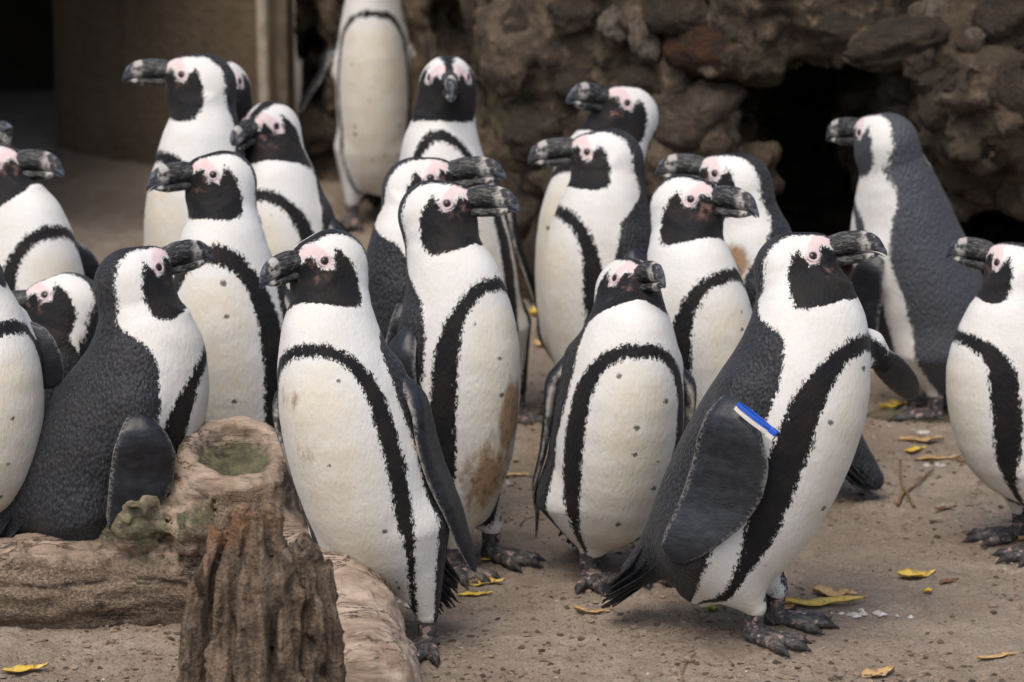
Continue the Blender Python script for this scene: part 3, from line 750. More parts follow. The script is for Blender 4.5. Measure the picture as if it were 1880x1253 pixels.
def penguin(key, label, foot, hip, chest, yaw, head, hyaw, hpitch=0, hroll=0, at='eye', fat=1.0, hs=1.0, beak=(1, 1), band=None,
            fl=None, fr=None, feet=((0, .048), (0, -.048)), fyaw=None, stains=(), res=.0062, seed=1, tail=(-.42, -.90, .20), neck_r=(.072, .051), neck_off=(0, 0, 0), slate=0.0):
    rng = random.Random(seed)
    G0 = on_ground(*foot); G0[2] = float(GZ(G0[0], G0[1])); Y0 = G0[1]
    P = lambda v: at_y(v[0], v[1], Y0 + (v[2] if len(v) > 2 else 0.0)) - G0
    h0, c0 = P(hip), P(chest)
    L = np.linalg.norm(c0 - h0); zt = (c0 - h0) / L
    f0 = np.array([math.cos(R(yaw)), math.sin(R(yaw)), 0]); xt = f0 - (f0 @ zt) * zt; xt /= np.linalg.norm(xt); yt = np.cross(zt, xt)
    Rt = np.stack([xt, yt, zt], 1)
    Rh = basis(hyaw, hpitch, hroll)
    hp = P(head)
    if at == 'eye':
        sgn = 1.0 if Rh[1, 1] < 0 else -1.0
        hp = hp - Rh @ (EYE * np.array([1, sgn, 1]) * hs)
    hc = hp
    up = np.array([0, 0, 1.0])
    sc = fat
    tor = lambda x, y, u: h0 + Rt @ np.array([x * sc, y * sc, u * L])
    n0 = tor(-.004, 0, .86); n2 = hc + Rh @ (np.array([-.010, 0, -.012]) * hs)
    n1 = (n0 + n2) / 2 + zt * .015 + np.asarray(neck_off)
    bez = lambda t: (1 - t) ** 2 * n0 + 2 * t * (1 - t) * n1 + t * t * n2
    nk = [bez(t) for t in np.linspace(0, 1, 6)]; nr = np.linspace(neck_r[0] * (.5 + .5 * sc), neck_r[1] * hs, 6)
    # feet
    ff = R(yaw if fyaw is None else fyaw)
    fpos = []
    for dx, dy in feet:
        c_, s_ = math.cos(R(yaw)), math.sin(R(yaw))
        fpos.append((np.array([dx * c_ - dy * s_, dx * s_ + dy * c_, 0.0]), 1 if dy > 0 else -1))
    fpos = [(p + np.array([0, 0, float(GZ(G0[0] + p[0], G0[1] + p[1])) - G0[2] - .002]), s) for p, s in fpos]
    tdir = Rt @ np.array([tail[0], 0, tail[1]]); tdir /= np.linalg.norm(tdir)
    tb = tor(-.055, 0, -.02); tip = tb + tdir * tail[2]
    if tip[2] < .012: tip = tb + tdir * tail[2] * max(.4, (tb[2] - .012) / max(1e-3, tb[2] - tip[2]))
    flips = []
    for side, spec in ((1, fl), (-1, fr)):
        spec = spec or {}
        S = tor(*spec.get('root', (-.012, side * .088, .80)))
        if 'tip' in spec: T = P(spec['tip'])
        else: T = tor(*spec.get('ttip', (-.035, side * .128, .10)))
        n = spec.get('n'); n = yt * side if n is None else (Rt @ np.asarray(n, float))
        flips.append((S, T, n, spec))

    def fn(p):
        q = (p - h0) @ Rt; u = q[:, 2] / L
        a = np.interp(u, _uu, TA) * sc; fx = np.interp(u, _uu, TF) * sc; bx = np.interp(u, _uu, TB) * sc
        xx = np.where(q[:, 0] > 0, q[:, 0] / fx, q[:, 0] / bx)
        rr = np.sqrt(xx ** 2 + (q[:, 1] / a) ** 2)
        d = (rr - 1) * np.minimum(a, np.minimum(fx, bx))
        d = np.maximum(d, np.maximum((u - 1.22) * L, (-.26 - u) * L))
        dn = np.full(len(p), 1.0)
        for i in range(5): dn = np.minimum(dn, cone(p, nk[i], nk[i + 1], nr[i], nr[i + 1]))
        d = smin(d, dn, .035)
        d = smin(d, head_sd(((p - hc) @ Rh) / hs) * hs, .024)
        for fp, s in fpos:
            d = smin(d, cone(p, tor(.0, s * .050, .03), fp + np.array([0, 0, .062]), .070 * sc, .019), .030)
        d = smin(d, cone(p, tor(-.04, 0, .06), tb + tdir * tail[2] * .55, .060 * sc, .026), .035)
        for S, T, n, spec in flips:
            a_ = (T - S); a_ = a_ / np.linalg.norm(a_)
            hm = spec.get('hump', .028)
            d = smin(d, cone(p, S - n * (hm - .006), S - n * hm * .25 + a_ * .055, hm, hm * .62), .030)
        return d
    pts = np.array([h0, c0, hc, tb + tdir * .1] + [f for f, s in fpos] + nk)
    lo = pts.min(0) - .15; hi = pts.max(0) + .15
    lo[2] = max(lo[2], .02); hi[2] = hc[2] + .075
    V, Q = surface(fn, lo, hi, res)
    # ---- plumage fields
    q = (V - h0) @ Rt; u = q[:, 2] / L
    w = band or {}
    s0 = w.get('s0', .088); zt_ = w.get('top', 1.0); zc = w.get('mid', .66); wt = w.get('wt', .020); ws = w.get('ws', .036); s3 = w.get('s3', .130)
    th = np.arctan2(np.abs(q[:, 1]), q[:, 0] + .004)
    s = th * .1
    low = smooth(.55, -.05, u)
    s0u = s0 - .012 * low
    bx = np.where(u > zc, (np.abs(s / s0u) ** 2.3 + np.abs((u - zc) / (zt_ - zc)) ** 2.3) ** (1 / 2.3), s / s0u)
    g = np.where(u > zc, (bx - 1) * (s0u * np.clip(s / s0u, 0, 1) + (zt_ - zc) * L * np.clip(1 - s / s0u, 0, 1)), s - s0u)
    hw = (wt + (ws - wt) * smooth(.0, .10, s) * smooth(1.0, .7, u)) / 2 * (1 - .55 * smooth(.25, -.08, u))
    s3u = np.interp(u, [-.2, .1, .4, .62, .78, .92, 1.05, 1.3], [-.010, -.006, -.002, -.006, -.002, .016, .045, .095]) + s3
    fto = np.maximum(-g - hw, np.minimum(g - hw, (s3u - s)))
    bel = np.where(u < .95, -g - hw, -1.0)
    lh = ((V - hc) @ Rh) / hs
    y_ = np.abs(lh[:, 1])
    md = poly_sd(np.stack([lh[:, 0], lh[:, 2]], 1), MASK)
    phi = np.degrees(np.arctan2(lh[:, 2], lh[:, 0])); phi = np.where(phi < -90, phi + 360, phi)
    cw = np.interp(phi, [20, 40, 60, 90, 125, 160, 200, 240], [.010, .009, .010, .014, .026, .036, .043, .047])
    cap = np.where(phi > 15, y_ - cw, .05)
    fhe = np.minimum(md, cap)
    fhe = np.where((lh[:, 0] > .066) & (lh[:, 2] > -.05), np.minimum(fhe, (.066 - lh[:, 0]) ), fhe)
    ab = n2 - n0; tn = ((V - n0) @ ab) / (ab @ ab)
    wh = smooth(.02, .72, tn); wh = np.where((u < .72), 0, wh)
    # chin and face always belong to the head
    near = smooth(.012, .0, head_sd(lh) * hs) * smooth(.0, .02, lh[:, 0] + .015) * smooth(-.062, -.05, lh[:, 2])
    wh = np.maximum(wh, near)
    bandf = np.abs(g) - hw
    white = fhe * wh + (s3u - s) * (1 - wh)
    white = np.where(near > .5, white, np.minimum(white, bandf + .03 * smooth(.85, 1.0, wh)))
    bel = np.where(wh > .3, -1.0, bel)
    # feathered tail root and vent
    tl = ((V - tb) @ tdir) / tail[2]
    tdist = cone(V, tb, tip, .055, .03)
    white = np.where((tl > .05) & (tdist < .0) & (q[:, 0] < -.02), -.02, white)
    seg = np.array([(.062, .040), (.050, .046), (.040, .044), (.034, .034), (.033, .024)])
    pd = np.full(len(V), 1.0); P2 = np.stack([lh[:, 0], lh[:, 2]], 1)
    for i in range(4):
        ab2 = seg[i + 1] - seg[i]; t = np.clip(((P2 - seg[i]) @ ab2) / (ab2 @ ab2), 0, 1)
        pd = np.minimum(pd, np.linalg.norm(P2 - seg[i] - t[:, None] * ab2, axis=1))
    pink = np.maximum(.0085 - pd, .0118 - np.linalg.norm(P2 - seg[4], axis=1))
    pink = np.minimum(pink, np.minimum(y_ - .009, .075 - lh[:, 0]))
    pink = np.where(wh > .5, pink, -1.0)
    lore = smooth(.03, .0, np.linalg.norm(P2 - np.array([.058, .010]), axis=1)) * (wh > .5)
    back = smooth(.11, .15, s) * (1 - wh) + wh * smooth(.0, -.04, lh[:, 0]) * smooth(30, 60, phi)
    st = np.zeros(len(V))
    for (ss, uu, rs, ru, amt) in stains:
        sg = th * .1 * np.sign(q[:, 1])
        st = np.maximum(st, amt * np.exp(-(((sg - ss) / rs) ** 2 + ((u - uu) / ru) ** 2)))
    tc = np.stack([th * .1 * np.sign(q[:, 1]), q[:, 2], np.zeros(len(V))], 1)
    n_ = len(V)
    att = dict(white=white, pink=pink, lore=lore, back=back, stain=st, belly=bel, slate=np.full(n_, slate), outer=np.zeros(n_), edge=np.zeros(n_), tc=tc)
    Vs, Fs, mi = [V], [Q.tolist()], [np.zeros(len(Q), int)]
    A = {k: [v] for k, v in att.items()}
    def add(V2, F2, m, **kw):
        off = sum(len(v) for v in Vs)
        Vs.append(V2); Fs.append([tuple(int(i) + off for i in f) for f in F2]); mi.append(np.full(len(F2), m))
        for k in A:
            A[k].append(kw.get(k, np.zeros((len(V2), 3)) if k == 'tc' else np.full(len(V2), {'white': -.02, 'pink': -1., 'belly': -1., 'back': 1.}.get(k, 0.0))))
    for (S, T, n, spec) in flips:
        if not spec.get('free'):
            for _ in range(14):
                dS = fn((S)[None])[0]
                if dS > -.006: break
                S = S + n * min(.02, -dS - .002)
        Vf, Ff, ou, ed = flipper_mesh(S - n * .014, T, n, spec.get('w', 1.0), spec.get('bend', .014), fwd=xt, body=None if spec.get('free') else fn)
        add(Vf, Ff, 1, outer=ou, edge=ed)
    for i, (fp, s_) in enumerate(fpos):
        a_ = ff + R(s_ * 9)
        Rz = np.array([[math.cos(a_), -math.sin(a_), 0], [math.sin(a_), math.cos(a_), 0], [0, 0, 1]])
        add(FOOT_V @ Rz.T + fp, FOOT_Q.tolist(), 2, outer=FOOT_CLAW)
    # stiff tail feathers and the fringe of the vent
    side = np.cross(tdir, xt); side /= np.linalg.norm(side); nt = np.cross(side, tdir)
    for layer in range(3):
        for k in range(19):
            r_ = (k - 9) / 9.0 + rng.uniform(-.06, .06)
            b0 = tb + tdir * tail[2] * (.12 + .08 * layer) + side * r_ * .036 + nt * (.018 - .018 * layer) * 1.1
            e0 = tip + side * r_ * (.050) - tdir * (abs(r_) ** 2 * .035 + rng.uniform(0, .022) + .012 * layer) + nt * (.010 - .010 * layer + rng.uniform(-.004, .004))
            if e0[2] < .004: e0[2] = .004 + rng.uniform(0, .004)
            m0 = (b0 + e0) / 2 + nt * .006
            rings = []
            for pp, wd in ((b0, .0065), (m0, .0062), (m0 * .35 + e0 * .65, .0048), (e0, .0012)):
                rings.append(np.array([pp + side * wd, pp + nt * .0014, pp - side * wd, pp - nt * .0014]))
            Vt, Ft = loft(rings); add(Vt, Ft, 0, back=np.full(len(Vt), .6))
    root = empty('penguin', G0)
    body = mesh_obj('body', np.concatenate(Vs), sum(Fs, []), [M['plumage'], M['flipper'], M['foot']], root, np.concatenate(mi),
                    {k: np.concatenate(v) for k, v in A.items()})
    # bill
    for nm, (Vb, Fb, tcb) in zip(('upper_beak', 'lower_beak'), beak_mesh(beak[0], beak[1] * 1.30)):
        mesh_obj(nm, (Vb * hs) @ Rh.T + hc, Fb, M['beak'], root, attrs={'tc': tcb})
    # eyes
    for sgn in (1, -1):
        yv = np.linspace(.0, .07, 141); pp = np.stack([np.full(141, EYE[0]), yv * sgn, np.full(141, EYE[2])], 1)
        wp = (pp * hs) @ Rh.T + hc; d = fn(wp); i = int(np.argmax(d > 0)) or 90
        c_ = wp[i]; e_ = .001
        gr = np.array([fn((c_ + np.eye(3)[k] * e_)[None])[0] - fn(c_[None])[0] for k in range(3)]); gr /= np.linalg.norm(gr)
        gr = gr * .7 + .3 * Rh[:, 1] * sgn; gr /= np.linalg.norm(gr)
        fx_ = Rh[:, 0] - (Rh[:, 0] @ gr) * gr; fx_ /= np.linalg.norm(fx_); fy_ = np.cross(gr, fx_)
        B = np.stack([fx_, fy_, gr], 1)
        Ve, Fe = uv_sphere(.0068 * hs, squash=.75); eye = mesh_obj('eye', Ve @ B.T + c_ - gr * .0018 * hs, Fe, M['eye'], root)
        Vi, Fi = torus(.0052 * hs, .0009 * hs, 20, 6); mesh_obj('iris', Vi @ B.T + c_ + gr * .0014 * hs, Fi, M['iris'], eye)
        Vl, Fl = torus(.0080 * hs, .0022 * hs, 28, 8, 1.12); mesh_obj('eye_ring', Vl @ B.T + c_ + gr * .0002 * hs, Fl, M['lid'], eye)
    tag(root, label, 'penguin', 'penguins standing together in the enclosure')
    if 0:
        tipw = hc + Rh @ (np.array([.044 + .106 * beak[0], 0, .022 - .012 * beak[1]]) * hs) + G0
        print('PEN', key, 'scale', round(FPX / (G0[1] * _cp + (CAMZ - .3) * _sp)), 'beak tip', [round(v) for v in to_px(tipw)], 'L', round(L, 3), 'crown', [round(v) for v in to_px(hc + G0 + Rh @ np.array([0, 0, .056]))])
    return root, dict(Rt=Rt, h0=h0, L=L, fn=fn, flips=flips, hc=hc, Rh=Rh, G0=G0, tor=tor)

PEN = {}
def pen(key, *a, **k): PEN[key] = penguin(key, *a, **k)
pen('A', 'penguin in profile with a blue and white band clipped round its flipper', (1405, 1165), (1318, 1000), (1492, 595), -24,
    (1493, 470), -4, 8, fat=1.14, res=.005, seed=1, band=dict(ws=.048, wt=.024, top=1.03, s3=.136),
    fr=dict(root=(-.030, -.100, .66), hump=.042, tip=(1268, 1040, -.12), w=1.6, bend=.030), fl=dict(root=(.08, .05, .98), tip=(1684, 728, .14), w=.62, n=(.5, -.85, 0), free=1, bend=.003), feet=((0, .05), (0, -.05)))
pen('B', 'penguin behind the driftwood with creased yellowish breast feathers, looking over the upright stump', (735, 1183), (703, 985), (598, 612), -113,
    (597, 480), -140, -8, res=.005, seed=2, beak=(.9, .95), band=dict(ws=.032, wt=.018, s0=.094, s3=.140), stains=((-.03, .80, .045, .07, .5), (-.03, .55, .045, .10, .45)),
    fl=dict(root=(-.02, .095, .74), tip=(868, 1055, -.02), w=.95))
pen('C', 'short penguin with its neck drawn in and its bill raised, standing beside the banded one', (1130, 1062), (1112, 925), (1158, 610, -.03), -78,
    (1130, 511), -66, 14, res=.005, seed=3, fat=1.0, hs=.97, band=dict(wt=.020, ws=.040),
    fr=dict(root=(-.03, -.09, .80), tip=(983, 990, .03), w=.85, n=(-.3, -.9, 0)), fyaw=-70, feet=((0, .047), (0, -.047)))
pen('D', 'penguin with a brown dirt stain down its belly', (868, 1042), (812, 900), (838, 515), -42,
    (820, 375), -18, 4, res=.0055, seed=4, stains=((.015, .42, .026, .20, 1.3), (-.01, .15, .05, .25, .9)), band=dict(ws=.042, top=1.03))
pen('E', 'dark-backed penguin whose raised bill shows just behind the stained penguin', (755, 955), (740, 820), (755, 455), 5,
    (790, 328), -12, 8, seed=5, beak=(1.1, 1.0))
pen('F', 'slim upright penguin by the rock wall with its flipper held out', (685, 405), (690, 285), (684, 15), -90,
    (690, -75), -90, 0, at='c', res=.0068, seed=6, fat=.80, band=dict(wt=.014, ws=.018, s0=.110, s3=.150),
    fr=dict(root=(-.02, -.09, .72), tip=(548, 215, 0), w=.6, n=(.15, -.7, .5)))
pen('G', 'penguin facing straight ahead with a pink patch over each eye', (905, 765), (868, 630), (804, 285), -84,
    (787, 143), -86, -2, res=.0066, seed=7, band=dict(top=1.13), fl=dict(tip=(1003, 622, 0), w=.7, n=(.2, .9, 0)))
pen('H', 'long-necked penguin looking away towards the dark shelter', (400, 800), (400, 670), (370, 275), -140,
    (333, 138), 178, 0, res=.0066, seed=8, beak=(1.0, .95))
pen('P', 'penguin almost hidden behind the long-necked one', (412, 745), (412, 620), (420, 300), -92, (408, 166), -92, 0, at='c', res=.008, seed=9)
pen('I', 'spotted penguin with a wide breast band standing behind the log knob', (470, 985), (447, 840), (406, 462), -100,
    (392, 322), -150, -1, res=.0058, hs=.95, seed=10, fat=1.05, band=dict(ws=.05, wt=.03, top=1.04))
pen('J', 'penguin with its bill lowered over the shoulder of the long-necked one', (545, 790), (545, 660), (510, 340), -112,
    (508, 233), -118, -7, res=.0064, seed=11)
pen('K', 'dark-backed penguin leaning forward behind the driftwood log', (190, 1105), (140, 925), (284, 625), 12,
    (292, 492), 30, 6, res=.0055, seed=12, fat=1.08, band=dict(ws=.045, top=1.05), fr=dict(root=(.0, -.105, .70), hump=.040, tip=(236, 985, -.13), w=1.3))
pen('L', 'penguin preening with its eye shut and its head turned back', (70, 985), (60, 850), (92, 665), 120,
    (82, 542), -168, -12, 20, seed=13)
pen('M', 'penguin with a spotted cream belly beside the log', (-60, 1110), (-55, 880), (-45, 580), -45, (-85, 430), 170, 0, at='c', seed=14,
    fl=dict(root=(.02, .06, .92), tip=(108, 706, .02), w=1.0, n=(.7, -.7, 0), free=1, bend=.004))
pen('N', 'penguin holding one flipper out behind the preening one', (40, 870), (42, 735), (48, 408), -50, (-6, 303), -18, 0, seed=15,
    fl=dict(root=(-.03, .07, .74), tip=(196, 530, .05), w=1.15, n=(.7, -.7, 0), free=1))
pen('O', 'penguin pointing its bill upwards behind the others', (-10, 790), (-10, 680), (-8, 440), -40, (-20, 345), -45, 58, 0, at='c', res=.008, seed=16)
pen('R', 'tall penguin with its bill raised in front of the cobbled rock wall', (1105, 765), (1090, 625), (1100, 295), -128,
    (1152, 190), -145, 15, res=.0066, seed=17)
pen('Q', 'penguin with a pale grey bill tip in profile below the taller one', (1130, 835), (1135, 700), (1108, 375), -158,
    (1078, 280), 174, -6, res=.0062, seed=18)
pen('T', 'penguin with a rusty brown patch on its neck', (1448, 900), (1458, 780), (1385, 460), 165,
    (1312, 320), 166, 2, seed=19, stains=((.12, 1.0, .045, .10, 1.3),), tail=(-.42, -.80, .24))
pen('S', 'penguin with a ragged breast band between the short and the rusty-necked ones', (1268, 985), (1262, 830), (1268, 490), -48,
    (1267, 367), -36, 0, res=.0058, seed=20)
pen('U', 'penguin walking away with its grey back turned', (1730, 765), (1735, 640), (1650, 350), 156, (1627, 262), 136, -8, at='c', res=.0064, seed=21, slate=.75,
    band=dict(s3=.150), fl=dict(root=(.03, .09, .72), tip=(1582, 655, -.06), w=1.0, n=(.3, .9, 0)))
pen('V', 'penguin cut off at the edge, facing the banded one', (1895, 1000), (1888, 850), (1855, 580), -160, (1830, 483), 146, 4, res=.0058, seed=22, band=dict(top=.94, ws=.046))
# ------------------------------------------------------------------ flipper band of the penguin in profile
def ribbon_loop(c, m, n, a, b, wdir, w, th, k=36):
    rings = []
    for i in range(k):
        t = 2 * math.pi * i / k
        p = c + m * (a * math.cos(t)) + n * (b * math.sin(t))
        o = m * math.cos(t) * b + n * math.sin(t) * a; o /= np.linalg.norm(o)
        rings.append(np.array([p + wdir * w + o * th, p - wdir * w + o * th, p - wdir * w - o * th, p + wdir * w - o * th]))
    V = np.concatenate(rings); F = []
    for i in range(k):
        for j in range(4):
            F.append((i * 4 + j, i * 4 + (j + 1) % 4, ((i + 1) % k) * 4 + (j + 1) % 4, ((i + 1) % k) * 4 + j))
    return V, F
rootA, dA = PEN['A']
c0 = at_y(1384, 770, dA['G0'][1] - .150) - dA['G0']
v = np.array([.060, -.030, -.041]); v /= np.linalg.norm(v)
nn = np.array([-.35, -.93, .1]); nn -= (nn @ v) * v; nn /= np.linalg.norm(nn); wd_ = np.cross(nn, v)
M['blue'] = simple('plastic_blue', (0.012, 0.085, 0.48, 1), .35, .5); M['clear'] = simple('plastic_white', (0.62, 0.58, 0.55, 1), .35, .5)
for col, off, sgn in (('blue', .0042, 1), ('clear', -.0036, -1)):
    V, F = ribbon_loop(c0 + wd_ * off * 1.0, v, nn, .035, .009, wd_, .0030, .0011)
    bnd = mesh_obj('flipper_band', V, F, M[col], rootA, smooth_shade=False); bevel(bnd, .0006, 2)
    e = c0 + wd_ * off + v * .037
    B = np.stack([v, wd_, nn], 1); Vb, Fb = box((-.006, -.0046, -.004), (.008, .0046, .009))
    bk = mesh_obj('band_lock', Vb @ B.T + e, Fb, M[col], bnd, smooth_shade=False); bevel(bk, .0012, 2)
    bnd['label'] = 'blue plastic flipper band' if col == 'blue' else 'white plastic flipper band'

# ------------------------------------------------------------------ fallen leaves, twigs, droppings, clods
def mat_leaf(name, a, b, c):
    m = Mat(name); oc = m.obj(); u = m.attr('tc', True)
    y = m.math('ABSOLUTE', m.n('SeparateXYZ', {0: u}).outputs[1])
    col = m.mix(m.step(m.noise(oc, 55, 5.0, .6), .38, .66), a, b)
    col = m.mix(m.math('MULTIPLY', m.step(m.noise(oc, 90, 4.0), .56, .68), .8), col, c)
    col = m.mix(m.math('MULTIPLY', m.math('SUBTRACT', 1.0, m.step(y, .04, .12)), .5), col, b)
    return m.out(col, .6, .3, m.bump(m.noise(oc, 160, 3.0), .6, .003))
LEAF = {'y': mat_leaf('leaf_yellow', (0.62, 0.40, 0.045, 1), (0.66, 0.50, 0.16, 1), (0.30, 0.15, 0.03, 1)),
        't': mat_leaf('leaf_tan', (0.46, 0.28, 0.11, 1), (0.52, 0.38, 0.21, 1), (0.24, 0.13, 0.06, 1)),
        'b': mat_leaf('leaf_brown', (0.14, 0.065, 0.03, 1), (0.20, 0.11, 0.055, 1), (0.05, 0.03, 0.02, 1)),
        'g': mat_leaf('leaf_green', (0.22, 0.30, 0.03, 1), (0.32, 0.38, 0.06, 1), (0.14, 0.16, 0.03, 1))}
def gz_at(x, y): return float(ground_z(x, y))
def leaf(px, py, ln, wd, rot, kind, label, curl=.17, seed=0, lift=0.0):
    p = on_ground(px, py); p[2] = gz_at(p[0], p[1])
    rs = random.Random(seed * 7 + 3)
    nu, nv = 15, 5
    V, tcs, F = [], [], []
    for sgn in (1, -1):
        for i in range(nu):
            t = i / (nu - 1)
            hw = wd / 2 * (math.sin(math.pi * t ** .8) ** .85) * (1 - .25 * t) + .0006
            jag = 1 + .09 * math.sin(i * 1.9 + seed) * (0 < i < nu - 1)
            for j in range(nv):
                s = (j / (nv - 1)) * 2 - 1
                x = (t - .5) * ln; y = s * hw * jag + .10 * ln * math.sin(t * 2.4 + seed) * .5
                zz = curl * wd * (s * s) * (.5 + .8 * math.sin(t * 5 + seed * 1.3) ** 2) + curl * ln * .28 * (2 * t - 1) ** 2 * (.6 + .6 * math.sin(seed)) + 0.0009 * math.sin(t * 19 + s * 4 + seed)
                V.append((x, y, zz + .0045 + sgn * .0005 + lift)); tcs.append((t, s, 0))
    n1 = nu * nv
    for i in range(nu - 1):
        for j in range(nv - 1):
            a = i * nv + j; q = (a, a + nv, a + nv + 1, a + 1)
            F.append(q); F.append(tuple(n1 + k for k in reversed(q)))
    rim = [j for j in range(nv)] + [i * nv + nv - 1 for i in range(1, nu)] + [(nu - 1) * nv + j for j in range(nv - 2, -1, -1)] + [i * nv for i in range(nu - 2, 0, -1)]
    for a, b in zip(rim, rim[1:] + rim[:1]): F.append((a, b, n1 + b, n1 + a))
    V = np.array(V); V[:, 2] -= V[:, 2].min() - .001
    o = mesh_obj('fallen_leaf', V, F, LEAF[kind], attrs={'tc': np.array(tcs)})
    o.location = tuple(p); o.rotation_euler = (rs.uniform(-.12, .12), rs.uniform(-.08, .08), R(rot))
    tag(o, label, 'leaf', 'fallen leaves')
LV = [(1512, 1116, .150, .034, 12, 'y', 'long bright yellow leaf in front of the banded penguin feet'),
      (1682, 1064, .068, .040, 18, 'y', 'curled pale yellow leaf alone on open sand'),
      (1532, 1095, .075, .040, -8, 't', 'crumpled brown leaf lying behind the long yellow leaf'),
      (1425, 1122, .060, .026, 170, 't', 'rust coloured leaf piece touching the banded penguin toes'),
      (1612, 1234, .066, .034, 28, 't', 'tan leaf on the sand farthest from the wall'),
      (1838, 1206, .085, .018, 18, 't', 'narrow tan leaf strip on the bare sand'),
      (1742, 1077, .036, .012, 20, 'b', 'tiny brown leaf scrap beside the curled pale leaf'),
      (1704, 1092, .022, .014, 60, 'y', 'tiny yellow leaf scrap below the curled pale leaf'),
      (1878, 985, .060, .060, 70, 't', 'broad tan leaf at the cut-off penguin side'),
      (1690, 812, .090, .030, 4, 't', 'flat tan leaf beside the crossed twigs'),
      (1680, 828, .055, .020, 30, 'y', 'small yellow leaf touching the flat tan leaf'),
      (1722, 843, .085, .022, -5, 't', 'tan leaf next to the dark curled leaf'),
      (1808, 850, .105, .022, -6, 'b', 'dark brown curled leaf by the cut-off penguin'),
      (1736, 928, .044, .010, 15, 'b', 'thin brown leaf sliver past the crossed twigs'),
      (1086, 1128, .062, .020, -6, 't', 'tan leaf in front of the short penguin feet'),
      (888, 1075, .072, .026, 8, 'y', 'yellow leaf under the green leaf scrap'),
      (872, 1095, .060, .014, 8, 'y', 'narrow yellow leaf below the green leaf scrap'),
      (890, 1072, .022, .016, 50, 'g', 'bright green leaf scrap on the yellow leaf'),
      (912, 1034, .058, .012, 14, 'y', 'narrow yellow leaf behind the stained penguin toes'),
      (1308, 1124, .026, .020, 100, 'g', 'green leaf scrap under the banded penguin tail'),
      (46, 1234, .086, .024, 42, 'y', 'yellow leaf on the sand in front of the log'),
      (1002, 584, .070, .060, 0, 'y', 'yellow leaf at the foot of the rock wall'),
      (1640, 760, .060, .050, 20, 'y', 'yellow leaf under the walking penguin'),
      (1700, 752, .060, .050, -20, 't', 'tan leaf between the walking penguin feet'),
      (925, 882, .110, .014, 14, 't', 'long pale leaf strip behind the stained penguin'),
      (1000, 640, .05, .04, 0, 't', 'tan leaf near the foot of the rock wall')]
for i, (px, py, ln, wd, rot, k, lb) in enumerate(LV): leaf(px, py, ln, wd, rot, k, lb, seed=i + 1, lift=.006 if k == 'g' and px < 1000 else 0)
M['twig'] = simple('twig_bark', (0.22, 0.14, 0.075, 1), .8, .2, (0.12, 0.075, 0.045, 1), 60, .002, 200)
def twig(a, b, r, label, bow=.01, z=0.0):
    A_, B_ = on_ground(*a), on_ground(*b); c = (A_ + B_) / 2; c[2] = 0
    ang = np.linspace(0, 2 * np.pi, 8, endpoint=False); d = (B_ - A_) / np.linalg.norm(B_ - A_); s = np.cross([0, 0, 1], d); rings = []
    for t in np.linspace(0, 1, 10):
        p = A_ + (B_ - A_) * t + s * bow * math.sin(3.3 * t); p[2] = gz_at(p[0], p[1]) + r * .8 + z * math.sin(math.pi * t) + .0015
        rr = r * (1 - .5 * t) * (1 + .15 * math.sin(t * 23))
        rings.append(p - c + np.outer(np.cos(ang) * rr, s) + np.outer(np.sin(ang) * rr, [0, 0, 1]))
    V, F = loft(rings); o = mesh_obj('twig', V, F, M['twig']); o.location = tuple(c)
    tag(o, label, 'twig', 'twigs on the sand')
twig((1648, 922), (1712, 866), .0036, 'pale twig lying under the thin dark twig')
twig((1678, 925), (1652, 848), .0030, 'thin dark twig crossing the pale twig', z=.006)
twig((1256, 1253), (1276, 1204), .0018, 'hair-thin twig on the sand below the banded penguin tail')
twig((955, 968), (1000, 944), .0018, 'short thin twig behind the short penguin')
M['white_dirt'] = simple('dry_droppings', (0.56, 0.54, 0.51, 1), .85, .2, (0.33, 0.30, 0.26, 1), 130, .003, 200)
def splat(px, py, w, d, label, seed):
    p = on_ground(px, py); rs = np.random.RandomState(seed); V, F = [], []
    n = 26
    for k in range(max(3, int(w * 160))):
        cx, cy = rs.normal(0, w * .33), rs.normal(0, d * .33); r = rs.uniform(.003, .008)
        o0 = len(V); zc = gz_at(p[0] + cx, p[1] + cy) + .0025
        V.append((cx, cy, zc + .0022))
        m_ = 9
        for j in range(m_):
            a = 2 * math.pi * j / m_; q = r * rs.uniform(.6, 1.3); V.append((cx + q * 1.3 * math.cos(a), cy + q * math.sin(a), zc - .003))
        for j in range(m_): F.append((o0, o0 + 1 + j, o0 + 1 + (j + 1) % m_))
    o = mesh_obj('dropping', np.array(V), F, M['white_dirt']); o.location = (p[0], p[1], 0)
    tag(o, label, 'dropping', 'white droppings on the sand')
splat(1575, 1134, .12, .03, 'white dried dropping splashed beside the long yellow leaf', 1)
splat(905, 1026, .05, .03, 'white dried dropping behind the stained penguin toes', 2)
splat(1714, 857, .03, .012, 'small white dropping by the dark curled leaf', 3)
splat(905, 888, .05, .03, 'white dropping by the long pale leaf strip', 4)
splat(1700, 796, .03, .015, 'small white dropping by the flat tan leaf', 5)
splat(725, 1105, .06, .03, 'white dropping between the log and the creased penguin', 6)
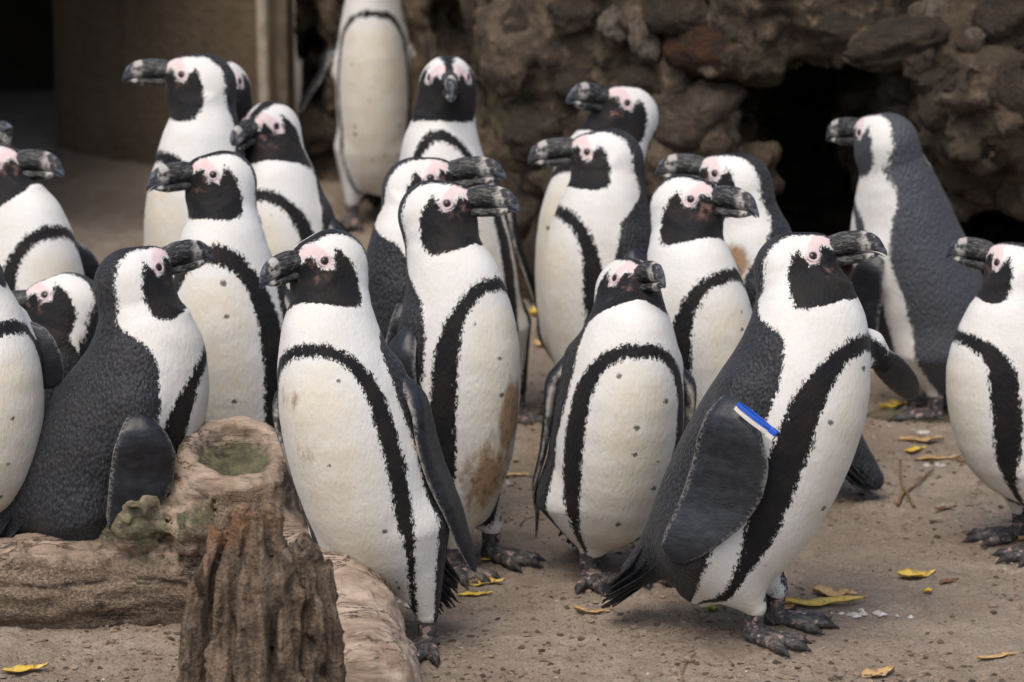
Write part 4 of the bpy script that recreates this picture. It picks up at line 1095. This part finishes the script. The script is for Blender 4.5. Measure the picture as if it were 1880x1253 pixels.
# clods, grit and little stones
rs = np.random.RandomState(5)
base_v, base_f = [], []
t_ = (1 + 5 ** .5) / 2
ico = np.array([(-1, t_, 0), (1, t_, 0), (-1, -t_, 0), (1, -t_, 0), (0, -1, t_), (0, 1, t_), (0, -1, -t_), (0, 1, -t_), (t_, 0, -1), (t_, 0, 1), (-t_, 0, -1), (-t_, 0, 1)]) / math.hypot(1, t_)
icf = np.array([(0,11,5),(0,5,1),(0,1,7),(0,7,10),(0,10,11),(1,5,9),(5,11,4),(11,10,2),(10,7,6),(7,1,8),(3,9,4),(3,4,2),(3,2,6),(3,6,8),(3,8,9),(4,9,5),(2,4,11),(6,2,10),(8,6,7),(9,8,1)])
def scatter(name, n, rlo, rhi, mat, label, seed, power=4.0):
    rs = np.random.RandomState(seed)
    px = rs.uniform(-60, 1940, n); py = 520 + 800 * rs.uniform(0, 1, n) ** .7
    P = np.array([on_ground(a, b) for a, b in zip(px, py)])
    cl = vnoise(P * 5.0, 77) + .6 * vnoise(P * 13, 78); keep = cl > rs.uniform(-.9, .5, n); P = P[keep]; n = len(P)
    r = rlo + (rhi - rlo) * rs.uniform(0, 1, n) ** power
    zz = ground_z(P[:, 0], P[:, 1]) + ground_fine(P[:, 0], P[:, 1])
    V = ico[None] * (r[:, None, None] * rs.uniform(.45, 1.5, (n, 12, 1))) * np.array([1.2, 1.0, .6])
    V = V + np.stack([P[:, 0], P[:, 1], zz + r * .12], 1)[:, None]
    F = icf[None] + 12 * np.arange(n)[:, None, None]
    o = mesh_obj(name, V.reshape(-1, 3), F.reshape(-1, 3), mat, smooth_shade=False)
    tag(o, label, 'soil', kind='stuff')
M['clod'] = simple('soil_clod', (0.18, 0.135, 0.098, 1), .95, .1, (0.27, 0.21, 0.155, 1), 60, .003, 240)
M['darkclod'] = simple('soil_clod_dark', (0.070, 0.052, 0.038, 1), .95, .1, (0.12, 0.09, 0.065, 1), 60, .003, 240)
M['grit'] = simple('pale_grit', (0.42, 0.38, 0.32, 1), .8, .2, (0.30, 0.25, 0.20, 1), 90)
scatter('soil_clods', 15000, .0014, .0072, M['clod'], 'loose crumbs of sandy soil strewn over the ground', 1)
scatter('dark_soil_crumbs', 5200, .0014, .0062, M['darkclod'], 'dark damp soil crumbs strewn over the ground', 2)
scatter('pale_grit', 1100, .0010, .0042, M['grit'], 'pale grit and shell bits strewn over the ground', 3)
# mossy stone edging under the walking penguin
a_, b_ = on_ground(1588, 772), on_ground(1835, 776)
nn_ = 40; rings = []
for i in range(nn_):
    t = i / (nn_ - 1); c = a_ + (b_ - a_) * t
    w_ = .022 * (1 - abs(2 * t - 1) ** 6) + .003 + .004 * float(vnoise(np.array([t * 14, 0, 0]), 4)); hgt = (.011 + .005 * float(vnoise(np.array([t * 17, 3, 0]), 5))) * (1 - abs(2 * t - 1) ** 8) + .002
    z0 = gz_at(c[0], c[1])
    rings.append(np.array([[c[0], c[1] + w_ * math.cos(a), z0 - .002 + hgt * math.sin(a) + .0015 * math.sin(i * 2.1 + k)] for k, a in enumerate(np.linspace(-.3, math.pi + .3, 10))]) - np.array([a_[0], a_[1], 0]))
V, F = loft(rings)
m_ = Mat('mossy_stone'); oc = m_.obj()
M['mossy'] = m_.out(m_.mix(m_.step(m_.noise(oc, 30, 5.0), .42, .6), (0.060, 0.068, 0.028, 1), (0.12, 0.10, 0.07, 1)), .9, .15, m_.bump(m_.noise(oc, 120, 4.0), .9, .006))
ke = mesh_obj('edging_stone', V, F, M['mossy']); ke.location = (a_[0], a_[1], 0)
tag(ke, 'low mossy edging stone in the sand under the walking penguin', 'stone')
